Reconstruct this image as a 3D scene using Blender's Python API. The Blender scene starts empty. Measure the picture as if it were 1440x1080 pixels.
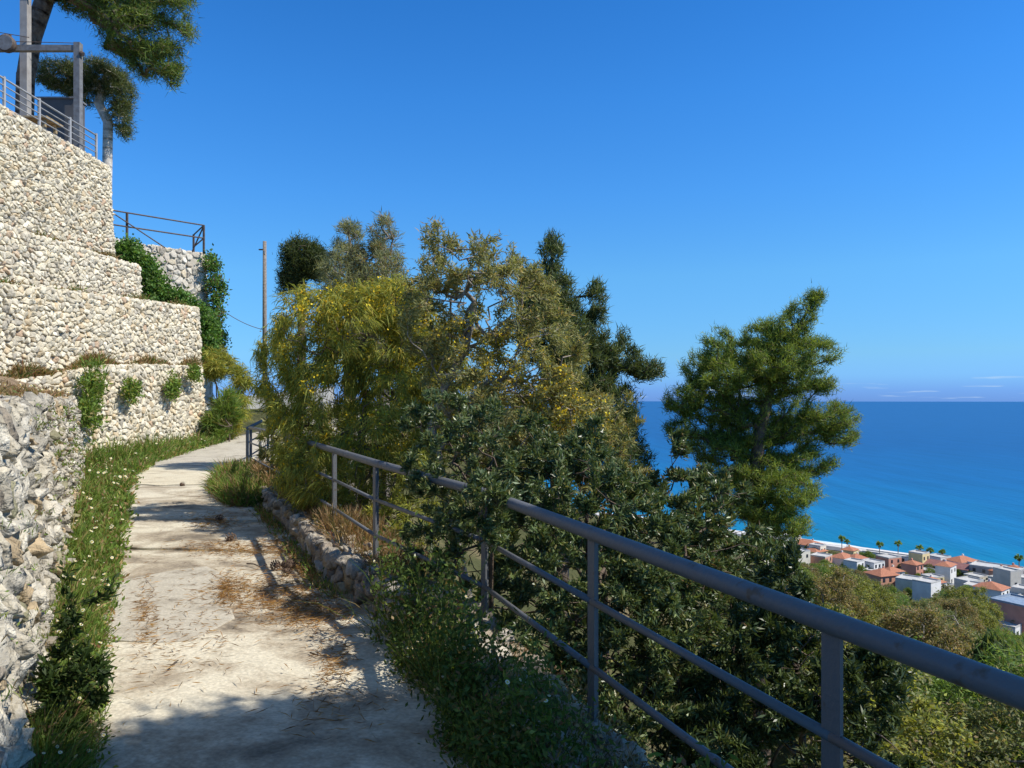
import bpy, math, random
import numpy as np
from mathutils import Vector, Matrix

# ------------------------------------------------------------------ camera, sky, sun
F = 1060.0                      # focal length in photograph pixels (1440 wide)
CX, HY = 720.0, 563.0           # principal column, eye-level row
SC = bpy.context.scene
COL = SC.collection

cam_d = bpy.data.cameras.new('camera')
cam = bpy.data.objects.new('camera', cam_d)
COL.objects.link(cam)
cam_d.sensor_width = 36.0
cam_d.lens = F / 1440 * 36
cam_d.shift_y = (HY - 540) / 1440
cam_d.clip_start = 0.05
cam_d.clip_end = 200000
cam.location = (0, 0, 0)
cam.rotation_euler = (math.radians(90), 0, 0)
SC.camera = cam

SUN_EL, SUN_AZ = 49.0, 104.0     # azimuth clockwise from the view direction (+Y)
world = bpy.data.worlds.new('World')
SC.world = world
world.use_nodes = True
wn = world.node_tree
wn.nodes.clear()
w_out = wn.nodes.new('ShaderNodeOutputWorld')
w_bg = wn.nodes.new('ShaderNodeBackground')
w_sky = wn.nodes.new('ShaderNodeTexSky')
w_sky.sky_type = 'NISHITA'
w_sky.sun_disc = False
w_sky.sun_elevation = math.radians(SUN_EL)
w_sky.sun_rotation = math.radians(SUN_AZ)
w_sky.altitude = 0
w_sky.air_density = 1.0
w_sky.dust_density = 0.0
w_sky.ozone_density = 1.0
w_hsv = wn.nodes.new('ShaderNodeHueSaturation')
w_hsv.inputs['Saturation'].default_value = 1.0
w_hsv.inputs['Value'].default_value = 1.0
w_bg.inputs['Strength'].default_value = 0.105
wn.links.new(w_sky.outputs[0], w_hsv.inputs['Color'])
# thin bank of haze and a few small clouds low over the sea, all round the horizon
w_tc = wn.nodes.new('ShaderNodeTexCoord')
w_sep = wn.nodes.new('ShaderNodeSeparateXYZ')
wn.links.new(w_tc.outputs['Generated'], w_sep.inputs[0])
w_map = wn.nodes.new('ShaderNodeMapping')
w_map.inputs['Scale'].default_value = (6, 6, 110)
wn.links.new(w_tc.outputs['Generated'], w_map.inputs[0])
w_nz = wn.nodes.new('ShaderNodeTexNoise')
w_nz.inputs['Scale'].default_value = 1.6
w_nz.inputs['Detail'].default_value = 6
wn.links.new(w_map.outputs[0], w_nz.inputs['Vector'])
w_band = wn.nodes.new('ShaderNodeMapRange')      # only between 0 and 2.5 degrees up
w_band.inputs['From Min'].default_value = 0.034
w_band.inputs['From Max'].default_value = 0.018
wn.links.new(w_sep.outputs['Z'], w_band.inputs['Value'])
w_cl = wn.nodes.new('ShaderNodeMapRange')
w_cl.inputs['From Min'].default_value = 0.58
w_cl.inputs['From Max'].default_value = 0.70
wn.links.new(w_nz.outputs['Fac'], w_cl.inputs['Value'])
w_mul = wn.nodes.new('ShaderNodeMath'); w_mul.operation = 'MULTIPLY'
wn.links.new(w_band.outputs[0], w_mul.inputs[0])
wn.links.new(w_cl.outputs[0], w_mul.inputs[1])
w_mix = wn.nodes.new('ShaderNodeMix'); w_mix.data_type = 'RGBA'
w_mix.inputs['B'].default_value = (4.6, 6.0, 7.2, 1)
wn.links.new(w_mul.outputs[0], w_mix.inputs['Factor'])
# sky tinted deep blue by elevation; unseen stops overhead warmed to soften blue shade
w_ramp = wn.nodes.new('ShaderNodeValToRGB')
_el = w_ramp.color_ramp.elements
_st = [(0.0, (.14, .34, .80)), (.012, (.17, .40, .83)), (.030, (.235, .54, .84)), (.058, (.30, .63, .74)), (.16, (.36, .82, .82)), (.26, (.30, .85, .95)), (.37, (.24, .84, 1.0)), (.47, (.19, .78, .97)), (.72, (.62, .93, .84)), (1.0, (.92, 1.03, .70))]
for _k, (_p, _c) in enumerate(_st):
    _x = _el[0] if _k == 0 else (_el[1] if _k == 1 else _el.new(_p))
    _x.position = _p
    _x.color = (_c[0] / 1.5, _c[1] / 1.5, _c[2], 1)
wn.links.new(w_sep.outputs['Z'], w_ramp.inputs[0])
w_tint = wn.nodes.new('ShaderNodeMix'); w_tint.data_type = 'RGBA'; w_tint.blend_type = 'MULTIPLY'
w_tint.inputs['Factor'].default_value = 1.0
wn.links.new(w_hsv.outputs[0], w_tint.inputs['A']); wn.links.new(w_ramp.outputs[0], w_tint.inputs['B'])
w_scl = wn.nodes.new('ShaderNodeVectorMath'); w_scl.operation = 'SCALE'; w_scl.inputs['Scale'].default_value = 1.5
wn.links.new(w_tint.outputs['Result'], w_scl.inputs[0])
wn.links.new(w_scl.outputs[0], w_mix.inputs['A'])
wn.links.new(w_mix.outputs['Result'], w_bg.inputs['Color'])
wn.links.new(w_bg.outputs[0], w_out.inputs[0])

sun_d = bpy.data.lights.new('sun', 'SUN')
sun_d.energy = 4.6
sun_d.angle = math.radians(0.5)
sun_d.color = (1.0, 0.95, 0.87)
sun = bpy.data.objects.new('sun', sun_d)
COL.objects.link(sun)
_a, _e = math.radians(SUN_AZ), math.radians(SUN_EL)
SUN = Vector((math.sin(_a) * math.cos(_e), math.cos(_a) * math.cos(_e), math.sin(_e)))
sun.rotation_euler = SUN.to_track_quat('Z', 'Y').to_euler()

SC.view_settings.view_transform = 'Standard'
SC.view_settings.look = 'None'
SC.view_settings.exposure = 0.3
SC.view_settings.gamma = 1.0
SC.view_settings.use_curve_mapping = False
SC.cycles.max_bounces = 6
SC.cycles.transparent_max_bounces = 6

R = np.random.default_rng(7)
random.seed(7)

# ------------------------------------------------------------------ helpers
def P(px, py, d):
    return np.array([(px - CX) / F * d, d, (HY - py) / F * d])

def interp(x, tab):
    return np.interp(x, [t[0] for t in tab], [t[1] for t in tab])

def tag(o, label=None, cat=None, group=None, kind=None):
    if label: o['label'] = label
    if cat: o['category'] = cat
    if group: o['group'] = group
    if kind: o['kind'] = kind
    return o

def empty(name, loc=(0, 0, 0), rz=0.0):
    o = bpy.data.objects.new(name, None)
    o.empty_display_size = 0.2
    COL.objects.link(o)
    o.location = loc
    o.rotation_euler = (0, 0, rz)
    return o

def link(name, me, mat=None, parent=None):
    o = bpy.data.objects.new(name, me)
    COL.objects.link(o)
    if mat is not None and not me.materials:
        me.materials.append(mat)
    if parent is not None:
        o.parent = parent
    return o

def mesh_np(name, V, faces, tint=None, smooth=False):
    """faces: list of (n,k) int arrays; tint: (nv,3)"""
    me = bpy.data.meshes.new(name)
    V = np.ascontiguousarray(V, dtype=np.float32)
    faces = [np.asarray(f, dtype=np.int32) for f in faces if len(f)]
    nl = sum(f.size for f in faces)
    nf = sum(len(f) for f in faces)
    me.vertices.add(len(V)); me.vertices.foreach_set('co', V.ravel())
    me.loops.add(nl); me.loops.foreach_set('vertex_index', np.concatenate([f.ravel() for f in faces]))
    me.polygons.add(nf)
    st, s = [], 0
    for f in faces:
        k = f.shape[1]
        st.append(np.arange(len(f), dtype=np.int32) * k + s)
        s += f.size
    me.polygons.foreach_set('loop_start', np.concatenate(st))
    if smooth:
        me.polygons.foreach_set('use_smooth', np.ones(nf, dtype=bool))
    me.update(calc_edges=True)
    if tint is not None:
        at = me.color_attributes.new('tint', 'FLOAT_COLOR', 'POINT')
        c = np.ones((len(V), 4), dtype=np.float32)
        c[:, :3] = tint
        at.data.foreach_set('color', c.ravel())
    return me

class MB:
    """collects simple solids into one mesh"""
    def __init__(s): s.v, s.f = [], []
    def add(s, vs, fs):
        b = len(s.v); s.v += [tuple(map(float, v)) for v in vs]; s.f += [tuple(i + b for i in f) for f in fs]
    def box(s, c, size, rot=None):
        x, y, z = [q / 2 for q in size]
        vs = [Vector((i * x, j * y, k * z)) for k in (-1, 1) for j in (-1, 1) for i in (-1, 1)]
        if rot is not None: vs = [rot @ v for v in vs]
        s.add([Vector(c) + v for v in vs], [(0, 2, 3, 1), (4, 5, 7, 6), (0, 1, 5, 4), (2, 6, 7, 3), (0, 4, 6, 2), (1, 3, 7, 5)])
    def tube(s, pts, r, n=10, caps=True):
        pts = [Vector(p) for p in pts]
        rr = r if hasattr(r, '__len__') else [r] * len(pts)
        rings = []
        for i, p in enumerate(pts):
            a = pts[max(i - 1, 0)]; b = pts[min(i + 1, len(pts) - 1)]
            t = (b - a).normalized()
            up = Vector((0, 0, 1)) if abs(t.z) < 0.95 else Vector((1, 0, 0))
            u = t.cross(up).normalized(); w = u.cross(t)
            rings.append([p + (u * math.cos(2 * math.pi * k / n) + w * math.sin(2 * math.pi * k / n)) * rr[i] for k in range(n)])
        vs = [v for rg in rings for v in rg]
        fs = [(i * n + k, i * n + (k + 1) % n, (i + 1) * n + (k + 1) % n, (i + 1) * n + k) for i in range(len(pts) - 1) for k in range(n)]
        if caps:
            fs += [tuple(range(n))[::-1], tuple((len(pts) - 1) * n + k for k in range(n))]
        s.add(vs, fs)
    def mesh(s, name, smooth=False):
        me = bpy.data.meshes.new(name)
        me.from_pydata(s.v, [], s.f)
        if smooth: me.polygons.foreach_set('use_smooth', [True] * len(me.polygons))
        me.update()
        return me
    def build(s, name, mat, parent=None, smooth=False):
        return link(name, s.mesh(name, smooth), mat, parent)

# ------------------------------------------------------------------ materials
MATS = {}
def _base(name):
    m = bpy.data.materials.new(name); m.use_nodes = True
    nt = m.node_tree
    b = nt.nodes['Principled BSDF']
    MATS[name] = m
    return m, nt, b

def mat(name, c1, c2=None, rough=0.8, scale=5.0, bump=0.0, bscale=None, spec=0.3, metal=0.0, detail=6, lo=.35, hi=.65):
    m, nt, b = _base(name)
    b.inputs['Roughness'].default_value = rough
    b.inputs['Specular IOR Level'].default_value = spec
    b.inputs['Metallic'].default_value = metal
    tc = nt.nodes.new('ShaderNodeTexCoord')
    if c2 is None: c2 = tuple(min(1, q * 0.78) for q in c1)
    nz = nt.nodes.new('ShaderNodeTexNoise'); nz.inputs['Scale'].default_value = scale; nz.inputs['Detail'].default_value = detail
    nt.links.new(tc.outputs['Object'], nz.inputs['Vector'])
    mr = nt.nodes.new('ShaderNodeMapRange'); mr.inputs['From Min'].default_value = lo; mr.inputs['From Max'].default_value = hi
    nt.links.new(nz.outputs['Fac'], mr.inputs['Value'])
    mx = nt.nodes.new('ShaderNodeMix'); mx.data_type = 'RGBA'
    mx.inputs['A'].default_value = (*c1, 1); mx.inputs['B'].default_value = (*c2, 1)
    nt.links.new(mr.outputs[0], mx.inputs['Factor'])
    nt.links.new(mx.outputs['Result'], b.inputs['Base Color'])
    if bump:
        bn = nt.nodes.new('ShaderNodeTexNoise'); bn.inputs['Scale'].default_value = bscale or scale * 4; bn.inputs['Detail'].default_value = 8
        nt.links.new(tc.outputs['Object'], bn.inputs['Vector'])
        bp = nt.nodes.new('ShaderNodeBump'); bp.inputs['Strength'].default_value = bump; bp.inputs['Distance'].default_value = 0.02
        nt.links.new(bn.outputs['Fac'], bp.inputs['Height'])
        nt.links.new(bp.outputs[0], b.inputs['Normal'])
    return m

def leaf_mat(name, rough=0.5, spec=0.35, trans=0.3, tcol=(1.25, 1.2, 0.6)):
    m, nt, b = _base(name)
    at = nt.nodes.new('ShaderNodeAttribute'); at.attribute_name = 'tint'
    nt.links.new(at.outputs['Color'], b.inputs['Base Color'])
    b.inputs['Roughness'].default_value = rough
    b.inputs['Specular IOR Level'].default_value = spec
    tr = nt.nodes.new('ShaderNodeBsdfTranslucent')
    mu = nt.nodes.new('ShaderNodeMix'); mu.data_type = 'RGBA'; mu.blend_type = 'MULTIPLY'
    mu.inputs['Factor'].default_value = 1.0; mu.inputs['B'].default_value = (*tcol, 1)
    nt.links.new(at.outputs['Color'], mu.inputs['A'])
    nt.links.new(mu.outputs['Result'], tr.inputs['Color'])
    ms = nt.nodes.new('ShaderNodeMixShader'); ms.inputs[0].default_value = trans
    nt.links.new(b.outputs[0], ms.inputs[1]); nt.links.new(tr.outputs[0], ms.inputs[2])
    nt.links.new(ms.outputs[0], nt.nodes['Material Output'].inputs[0])
    return m

def tint_mat(name, rough=0.9, scale=14.0, bump=0.5, bscale=30.0, vary=0.35, bdist=0.03):
    """stone: colour from the piece's own tint, weathered by noise"""
    m, nt, b = _base(name)
    b.inputs['Roughness'].default_value = rough
    b.inputs['Specular IOR Level'].default_value = 0.2
    at = nt.nodes.new('ShaderNodeAttribute'); at.attribute_name = 'tint'
    tc = nt.nodes.new('ShaderNodeTexCoord')
    nz = nt.nodes.new('ShaderNodeTexNoise'); nz.inputs['Scale'].default_value = scale; nz.inputs['Detail'].default_value = 8
    nt.links.new(tc.outputs['Object'], nz.inputs['Vector'])
    mr = nt.nodes.new('ShaderNodeMapRange'); mr.inputs['From Min'].default_value = .3; mr.inputs['From Max'].default_value = .7
    mr.inputs['To Min'].default_value = 1 - vary; mr.inputs['To Max'].default_value = 1.08
    nt.links.new(nz.outputs['Fac'], mr.inputs['Value'])
    mu = nt.nodes.new('ShaderNodeMix'); mu.data_type = 'RGBA'; mu.blend_type = 'MULTIPLY'; mu.inputs['Factor'].default_value = 1
    nt.links.new(at.outputs['Color'], mu.inputs['A']); nt.links.new(mr.outputs[0], mu.inputs['B'])
    nt.links.new(mu.outputs['Result'], b.inputs['Base Color'])
    bn = nt.nodes.new('ShaderNodeTexNoise'); bn.inputs['Scale'].default_value = bscale; bn.inputs['Detail'].default_value = 8
    nt.links.new(tc.outputs['Object'], bn.inputs['Vector'])
    bp = nt.nodes.new('ShaderNodeBump'); bp.inputs['Strength'].default_value = bump; bp.inputs['Distance'].default_value = bdist
    nt.links.new(bn.outputs['Fac'], bp.inputs['Height']); nt.links.new(bp.outputs[0], b.inputs['Normal'])
    return m

M_STONE = tint_mat('limestone', vary=0.3)
M_ROUGH = tint_mat('weathered_rubble', scale=11, bump=1.0, bscale=16, vary=0.45, bdist=0.07)
M_MORTAR = mat('earth_mortar', (.46, .39, .28), (.30, .24, .165), scale=6, bump=.6)
M_PLASTER = mat('old_lime_plaster', (.58, .53, .44), (.38, .34, .27), scale=3, bump=.8, bscale=9)
M_LEAF = leaf_mat('leaf_glossy', rough=.38, spec=.5, trans=.25)
M_MATT = leaf_mat('leaf_matt', rough=.6, spec=.25, trans=.42)
M_NEEDLE = leaf_mat('pine_needle', rough=.55, spec=.25, trans=.38)
M_PETAL = leaf_mat('petal', rough=.7, spec=.2, trans=.3, tcol=(1, 1, .9))
M_BARK = mat('bark', (.17, .125, .09), (.07, .05, .035), scale=12, bump=.9, bscale=30)
M_GREYBARK = mat('grey_bark', (.34, .30, .25), (.17, .14, .11), scale=10, bump=.7, bscale=30)
M_PALEBARK = mat('pale_bark', (.72, .67, .58), (.5, .45, .38), scale=8, bump=.6)
M_STEEL = mat('grey_painted_steel', (.135, .138, .142), (.11, .08, .055), rough=.52, scale=16, spec=.45, bump=.18, bscale=45, lo=.62, hi=.72)
M_DULLSTEEL = mat('dull_grey_steel', (.22, .22, .215), (.15, .14, .13), rough=.5, scale=8, spec=.4)
M_RUST = mat('brown_weathered_steel', (.13, .11, .095), (.09, .06, .045), rough=.7, scale=15, spec=.3)
M_SOIL = mat('dry_soil', (.27, .19, .115), (.15, .11, .065), scale=5, bump=.8, bscale=25)
M_WOOD = mat('weathered_pole_wood', (.30, .26, .22), (.17, .14, .11), scale=15, bump=.4)

def ground_mat():
    m, nt, b = _base('scrub_hillside')
    b.inputs['Roughness'].default_value = .95; b.inputs['Specular IOR Level'].default_value = .1
    tc = nt.nodes.new('ShaderNodeTexCoord')
    n1 = nt.nodes.new('ShaderNodeTexNoise'); n1.inputs['Scale'].default_value = .35; n1.inputs['Detail'].default_value = 10; n1.inputs['Roughness'].default_value = .7
    nt.links.new(tc.outputs['Object'], n1.inputs['Vector'])
    cr = nt.nodes.new('ShaderNodeValToRGB')
    e = cr.color_ramp.elements
    e[0].position = .32; e[0].color = (.035, .045, .018, 1)
    e[1].position = .68; e[1].color = (.21, .16, .09, 1)
    k = e.new(.5); k.color = (.085, .085, .035, 1)
    nt.links.new(n1.outputs['Fac'], cr.inputs[0]); nt.links.new(cr.outputs[0], b.inputs['Base Color'])
    bp = nt.nodes.new('ShaderNodeBump'); bp.inputs['Strength'].default_value = .8; bp.inputs['Distance'].default_value = .2
    n2 = nt.nodes.new('ShaderNodeTexNoise'); n2.inputs['Scale'].default_value = 4; n2.inputs['Detail'].default_value = 8
    nt.links.new(tc.outputs['Object'], n2.inputs['Vector']); nt.links.new(n2.outputs['Fac'], bp.inputs['Height']); nt.links.new(bp.outputs[0], b.inputs['Normal'])
    return m
M_GROUND = ground_mat()

def concrete_mat(name, light, mid, dark, s=1.1, patch=.5):
    m, nt, b = _base(name)
    b.inputs['Roughness'].default_value = .92; b.inputs['Specular IOR Level'].default_value = .2
    tc = nt.nodes.new('ShaderNodeTexCoord')
    mp = nt.nodes.new('ShaderNodeMapping'); mp.inputs['Rotation'].default_value = (0, 0, .45); mp.inputs['Scale'].default_value = (1, 1.3, 1)
    nt.links.new(tc.outputs['Object'], mp.inputs[0])
    n1 = nt.nodes.new('ShaderNodeTexNoise'); n1.inputs['Scale'].default_value = s; n1.inputs['Detail'].default_value = 12; n1.inputs['Roughness'].default_value = .68
    n1.inputs['Distortion'].default_value = .4
    nt.links.new(mp.outputs[0], n1.inputs['Vector'])
    cr = nt.nodes.new('ShaderNodeValToRGB'); e = cr.color_ramp.elements
    e[0].position = .36; e[0].color = (*dark, 1)
    e[1].position = patch + .06; e[1].color = (*light, 1)
    k = e.new(patch - .05); k.color = (*mid, 1)
    nt.links.new(n1.outputs['Fac'], cr.inputs[0])
    n2 = nt.nodes.new('ShaderNodeTexNoise'); n2.inputs['Scale'].default_value = 38; n2.inputs['Detail'].default_value = 8
    nt.links.new(mp.outputs[0], n2.inputs['Vector'])
    mr = nt.nodes.new('ShaderNodeMapRange'); mr.inputs['From Min'].default_value = .3; mr.inputs['From Max'].default_value = .65
    mr.inputs['To Min'].default_value = .74; mr.inputs['To Max'].default_value = 1.05
    nt.links.new(n2.outputs['Fac'], mr.inputs['Value'])
    mu = nt.nodes.new('ShaderNodeMix'); mu.data_type = 'RGBA'; mu.blend_type = 'MULTIPLY'; mu.inputs['Factor'].default_value = 1
    nt.links.new(cr.outputs[0], mu.inputs['A']); nt.links.new(mr.outputs[0], mu.inputs['B'])
    nt.links.new(mu.outputs['Result'], b.inputs['Base Color'])
    bp = nt.nodes.new('ShaderNodeBump'); bp.inputs['Strength'].default_value = .55; bp.inputs['Distance'].default_value = .012
    nt.links.new(n2.outputs['Fac'], bp.inputs['Height']); nt.links.new(bp.outputs[0], b.inputs['Normal'])
    return m
M_CONC = concrete_mat('worn_concrete', (.66, .595, .45), (.42, .35, .25), (.20, .165, .12), patch=.505)
M_CONC2 = concrete_mat('smooth_concrete', (.52, .47, .37), (.45, .40, .31), (.30, .26, .2), s=2.0, patch=.48)
M_CONC3 = concrete_mat('cream_concrete', (.66, .59, .43), (.56, .48, .34), (.38, .32, .23), s=1.4, patch=.46)

def sea_mat():
    m, nt, b = _base('sea_water')
    b.inputs['Roughness'].default_value = .35
    b.inputs['Specular IOR Level'].default_value = .04
    tc = nt.nodes.new('ShaderNodeTexCoord')
    sp = nt.nodes.new('ShaderNodeSeparateXYZ'); nt.links.new(tc.outputs['Object'], sp.inputs[0])
    ad = nt.nodes.new('ShaderNodeMath'); ad.operation = 'ADD'
    nt.links.new(sp.outputs['X'], ad.inputs[0]); nt.links.new(sp.outputs['Y'], ad.inputs[1])
    # drifting patches: stretched noise added to the offshore distance
    mp = nt.nodes.new('ShaderNodeMapping'); mp.inputs['Rotation'].default_value = (0, 0, math.radians(45)); mp.inputs['Scale'].default_value = (.012, .0022, 1)
    nt.links.new(tc.outputs['Object'], mp.inputs[0])
    nz = nt.nodes.new('ShaderNodeTexNoise'); nz.inputs['Scale'].default_value = 1.0; nz.inputs['Detail'].default_value = 8; nz.inputs['Roughness'].default_value = .65
    nt.links.new(mp.outputs[0], nz.inputs['Vector'])
    sc_ = nt.nodes.new('ShaderNodeMath'); sc_.operation = 'MULTIPLY_ADD'; sc_.inputs[1].default_value = 520; sc_.inputs[2].default_value = -260 - 675
    nt.links.new(nz.outputs['Fac'], sc_.inputs[0])
    tot = nt.nodes.new('ShaderNodeMath'); tot.operation = 'ADD'
    nt.links.new(ad.outputs[0], tot.inputs[0]); nt.links.new(sc_.outputs[0], tot.inputs[1])
    mr = nt.nodes.new('ShaderNodeMapRange'); mr.inputs['From Min'].default_value = 0; mr.inputs['From Max'].default_value = 4000
    nt.links.new(tot.outputs[0], mr.inputs['Value'])
    cr = nt.nodes.new('ShaderNodeValToRGB'); e = cr.color_ramp.elements
    e[0].position = 0.0; e[0].color = (.004, .175, .30, 1)
    e[1].position = 1.0; e[1].color = (.007, .085, .25, 1)
    k = e.new(.04); k.color = (.004, .15, .32, 1)
    k = e.new(.16); k.color = (.004, .105, .28, 1)
    k = e.new(.4); k.color = (.005, .082, .245, 1)
    nt.links.new(mr.outputs[0], cr.inputs[0])
    mp3 = nt.nodes.new('ShaderNodeMapping'); mp3.inputs['Rotation'].default_value = (0, 0, math.radians(52)); mp3.inputs['Scale'].default_value = (.05, .006, 1)
    nt.links.new(tc.outputs['Object'], mp3.inputs[0])
    n3 = nt.nodes.new('ShaderNodeTexNoise'); n3.inputs['Scale'].default_value = 1.0; n3.inputs['Detail'].default_value = 10; n3.inputs['Roughness'].default_value = .75
    nt.links.new(mp3.outputs[0], n3.inputs['Vector'])
    m3 = nt.nodes.new('ShaderNodeMapRange'); m3.inputs['From Min'].default_value = .3; m3.inputs['From Max'].default_value = .7; m3.inputs['To Min'].default_value = .74; m3.inputs['To Max'].default_value = 1.22
    nt.links.new(n3.outputs['Fac'], m3.inputs['Value'])
    mu = nt.nodes.new('ShaderNodeMix'); mu.data_type = 'RGBA'; mu.blend_type = 'MULTIPLY'; mu.inputs['Factor'].default_value = 1
    nt.links.new(cr.outputs[0], mu.inputs['A']); nt.links.new(m3.outputs[0], mu.inputs['B'])
    nt.links.new(mu.outputs['Result'], b.inputs['Base Color'])
    mp2 = nt.nodes.new('ShaderNodeMapping'); mp2.inputs['Rotation'].default_value = (0, 0, math.radians(40)); mp2.inputs['Scale'].default_value = (.25, .06, 1)
    nt.links.new(tc.outputs['Object'], mp2.inputs[0])
    n2 = nt.nodes.new('ShaderNodeTexNoise'); n2.inputs['Scale'].default_value = 1; n2.inputs['Detail'].default_value = 5
    nt.links.new(mp2.outputs[0], n2.inputs['Vector'])
    bp = nt.nodes.new('ShaderNodeBump'); bp.inputs['Strength'].default_value = .35; bp.inputs['Distance'].default_value = 1.2
    nt.links.new(n2.outputs['Fac'], bp.inputs['Height']); nt.links.new(bp.outputs[0], b.inputs['Normal'])
    return m
M_SEA = sea_mat()

# ------------------------------------------------------------------ lines of the place (metres, eye at origin)
RAIL = [(-2.0, 2.432), (2.15, .913), (3.6, .382), (5.17, -.192), (6.7, -1.22), (16.5, -5.74)]      # y -> x
RAILZ = [(-2.0, -.635), (5.17, -.635), (6.7, -.556), (12, -.54), (16.5, -.60)]
PATHZ = [(-3, -1.86), (3, -1.82), (5.3, -1.72), (6.5, -1.70), (9, -1.66), (12, -1.63), (17, -1.58), (21, -1.5), (24, -1.32), (27, -.95), (31, -.3)]
XK = [(-60, 12), (-2, 2.6)] + RAIL[1:] + [(20, -5.9), (25, -5.0), (28, -3.2), (33, 1.0), (38, -1), (60, -8), (120, -30)]
SLOPE = [(-1, 0), (0, 0), (3, -2.4), (8, -5.2), (20, -9.8), (60, -22), (120, -41), (200, -62), (300, -77), (400, -84.8), (455, -87), (468, -88.2), (477, -90.1), (520, -95), (900, -130)]
SEA_Z = -90.0
def rail_x(y): return interp(y, RAIL)
def rail_z(y): return interp(y, RAILZ)
def path_z(y): return interp(y, PATHZ)

def ground_z(x, y):
    x = np.asarray(x, float); y = np.asarray(y, float)
    s = .94 * (x - interp(y, XK) - .15)
    q = (x + y) * .7071
    dist = np.hypot(x, y)
    t = np.clip((dist - 12) / 70, 0, 1); t = t * t * (3 - 2 * t)
    S = np.where(s < 0, s, s * (1 - t) + np.maximum(q, 0) * t)
    S = np.where(dist > 82, np.maximum(q, -5), S)
    base = path_z(y) - .05 - .25 * np.clip(S / .6, 0, 1)
    z = base * np.clip(1 - S / 60, 0, 1) + interp(S, SLOPE) * 1.0
    amp = np.clip(S / 10, 0, 1) * np.clip((470 - S) / 60, 0, 1)
    z = z + amp * (.5 * np.sin(x * .31 + y * .17) + .5 * np.sin(y * .23 - x * .11 + 1.3))
    return z

def ground_hit(px, py, lo=8, hi=900):
    d = np.linspace(lo, hi, 9000)
    gz = ground_z((px - CX) / F * d, d)
    rz = (HY - py) / F * d
    k = np.argmax(rz <= gz)
    d = d[k]
    return np.array([(px - CX) / F * d, d, float(ground_z((px - CX) / F * d, d))])

# ------------------------------------------------------------------ hillside, beach, sea
def sheet(name, xs, ys, zf, mat_, kind='structure', smooth=True):
    X, Y = np.meshgrid(xs, ys, indexing='ij')
    Z = zf(X, Y)
    V = np.stack([X, Y, Z], -1).reshape(-1, 3)
    nx, ny = len(xs), len(ys)
    i = np.arange(nx - 1)[:, None] * ny + np.arange(ny - 1)[None, :]
    fq = np.stack([i, i + ny, i + ny + 1, i + 1], -1).reshape(-1, 4)
    o = link(name, mesh_np(name, V, [fq], smooth=smooth), mat_)
    return tag(o, kind=kind)

xs = np.concatenate([np.linspace(-260, -16, 12), np.linspace(-14, 14, 90), np.geomspace(15, 900, 60)])
ys = np.concatenate([np.linspace(-120, -4, 10), np.linspace(-3, 40, 110), np.geomspace(42, 1100, 70)])
tag(sheet('hillside', xs, ys, ground_z, M_GROUND), 'steep scrub covered slope falling from the path to the town', None)

def sea_obj():
    far = 60000
    # strip grid from the shore outwards
    vs, fs = [], []
    for a in (-far, -3000, 0, 3000, far):
        for b in (470, 1500, 6000, 20000, far):
            vs.append(((a * .7071 + b * .7071), (-a * .7071 + b * .7071), SEA_Z))
    for i in range(4):
        for j in range(4):
            fs.append((i * 5 + j, i * 5 + j + 1, i * 5 + j + 6, i * 5 + j + 5))
    me = bpy.data.meshes.new('sea'); me.from_pydata(vs, [], [f[::-1] for f in fs]); me.update()
    return tag(link('sea', me, M_SEA), kind='structure')
sea_obj()

def strip(name, q0, q1, a0, a1, zoff, mat_, wob=0.0, n=60):
    """band parallel to the shore, q = distance along the slope axis, a = along the shore"""
    a = np.linspace(a0, a1, n); V = []
    for k, t in enumerate(a):
        w = wob * (math.sin(t * .05) + math.sin(t * .13 + 1) * .6)
        for q in np.linspace(q0, q1 + w, 5):
            x, y = (q + t) * .7071, (q - t) * .7071
            V.append((x, y, max(float(ground_z(x, y)), SEA_Z + .05) + zoff))
    fq = [(i * 5 + j, i * 5 + j + 1, i * 5 + j + 6, i * 5 + j + 5) for i in range(n - 1) for j in range(4)]
    me = bpy.data.meshes.new(name); me.from_pydata(V, [], [f[::-1] for f in fq]); me.update()
    return tag(link(name, me, mat_), kind='structure')
M_SAND = mat('pale_shingle', (.72, .69, .63), (.58, .55, .49), scale=.3, rough=.9)
M_ROAD = mat('coast_road_asphalt', (.16, .16, .16), (.11, .11, .11), scale=.3)
M_PROM = mat('promenade_paving', (.62, .59, .53), (.5, .47, .42), scale=.3)
strip('beach', 459, 476, -420, 200, .25, M_SAND, wob=3)
strip('surf', 476.5, 479.5, -420, 200, .12, mat('sea_foam', (.8, .82, .82), (.35, .6, .7), scale=.12, lo=.42, hi=.6), wob=2.5)
strip('promenade', 449, 458, -420, 200, .3, M_PROM)
strip('coast_road', 438, 448, -420, 200, .3, M_ROAD)

# ------------------------------------------------------------------ dry stone walls
PAL_CREAM = [((0.684, 0.600, 0.430), 6), ((0.760, 0.684, 0.516), 5), ((0.589, 0.525, 0.396), 2.5), ((0.646, 0.521, 0.335), 1.6), ((0.589, 0.428, 0.284), .5), ((0.475, 0.428, 0.335), 1.2)]
PAL_ROUGH = [((0.602, 0.535, 0.402), 5), ((0.688, 0.629, 0.500), 5), ((0.499, 0.451, 0.353), 3), ((0.533, 0.408, 0.246), 1.6), ((0.361, 0.306, 0.230), 1), ((0.396, 0.365, 0.221), .7)]
PAL_KERB = [((.46, .40, .31), 4), ((.56, .50, .40), 3), ((.36, .30, .23), 4), ((.42, .33, .20), 2)]
PAL_PALE = [((0.710, 0.630, 0.458), 6), ((0.768, 0.696, 0.537), 4), ((0.595, 0.526, 0.396), 3), ((0.499, 0.442, 0.334), 1.5), ((0.614, 0.470, 0.317), 1)]
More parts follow.
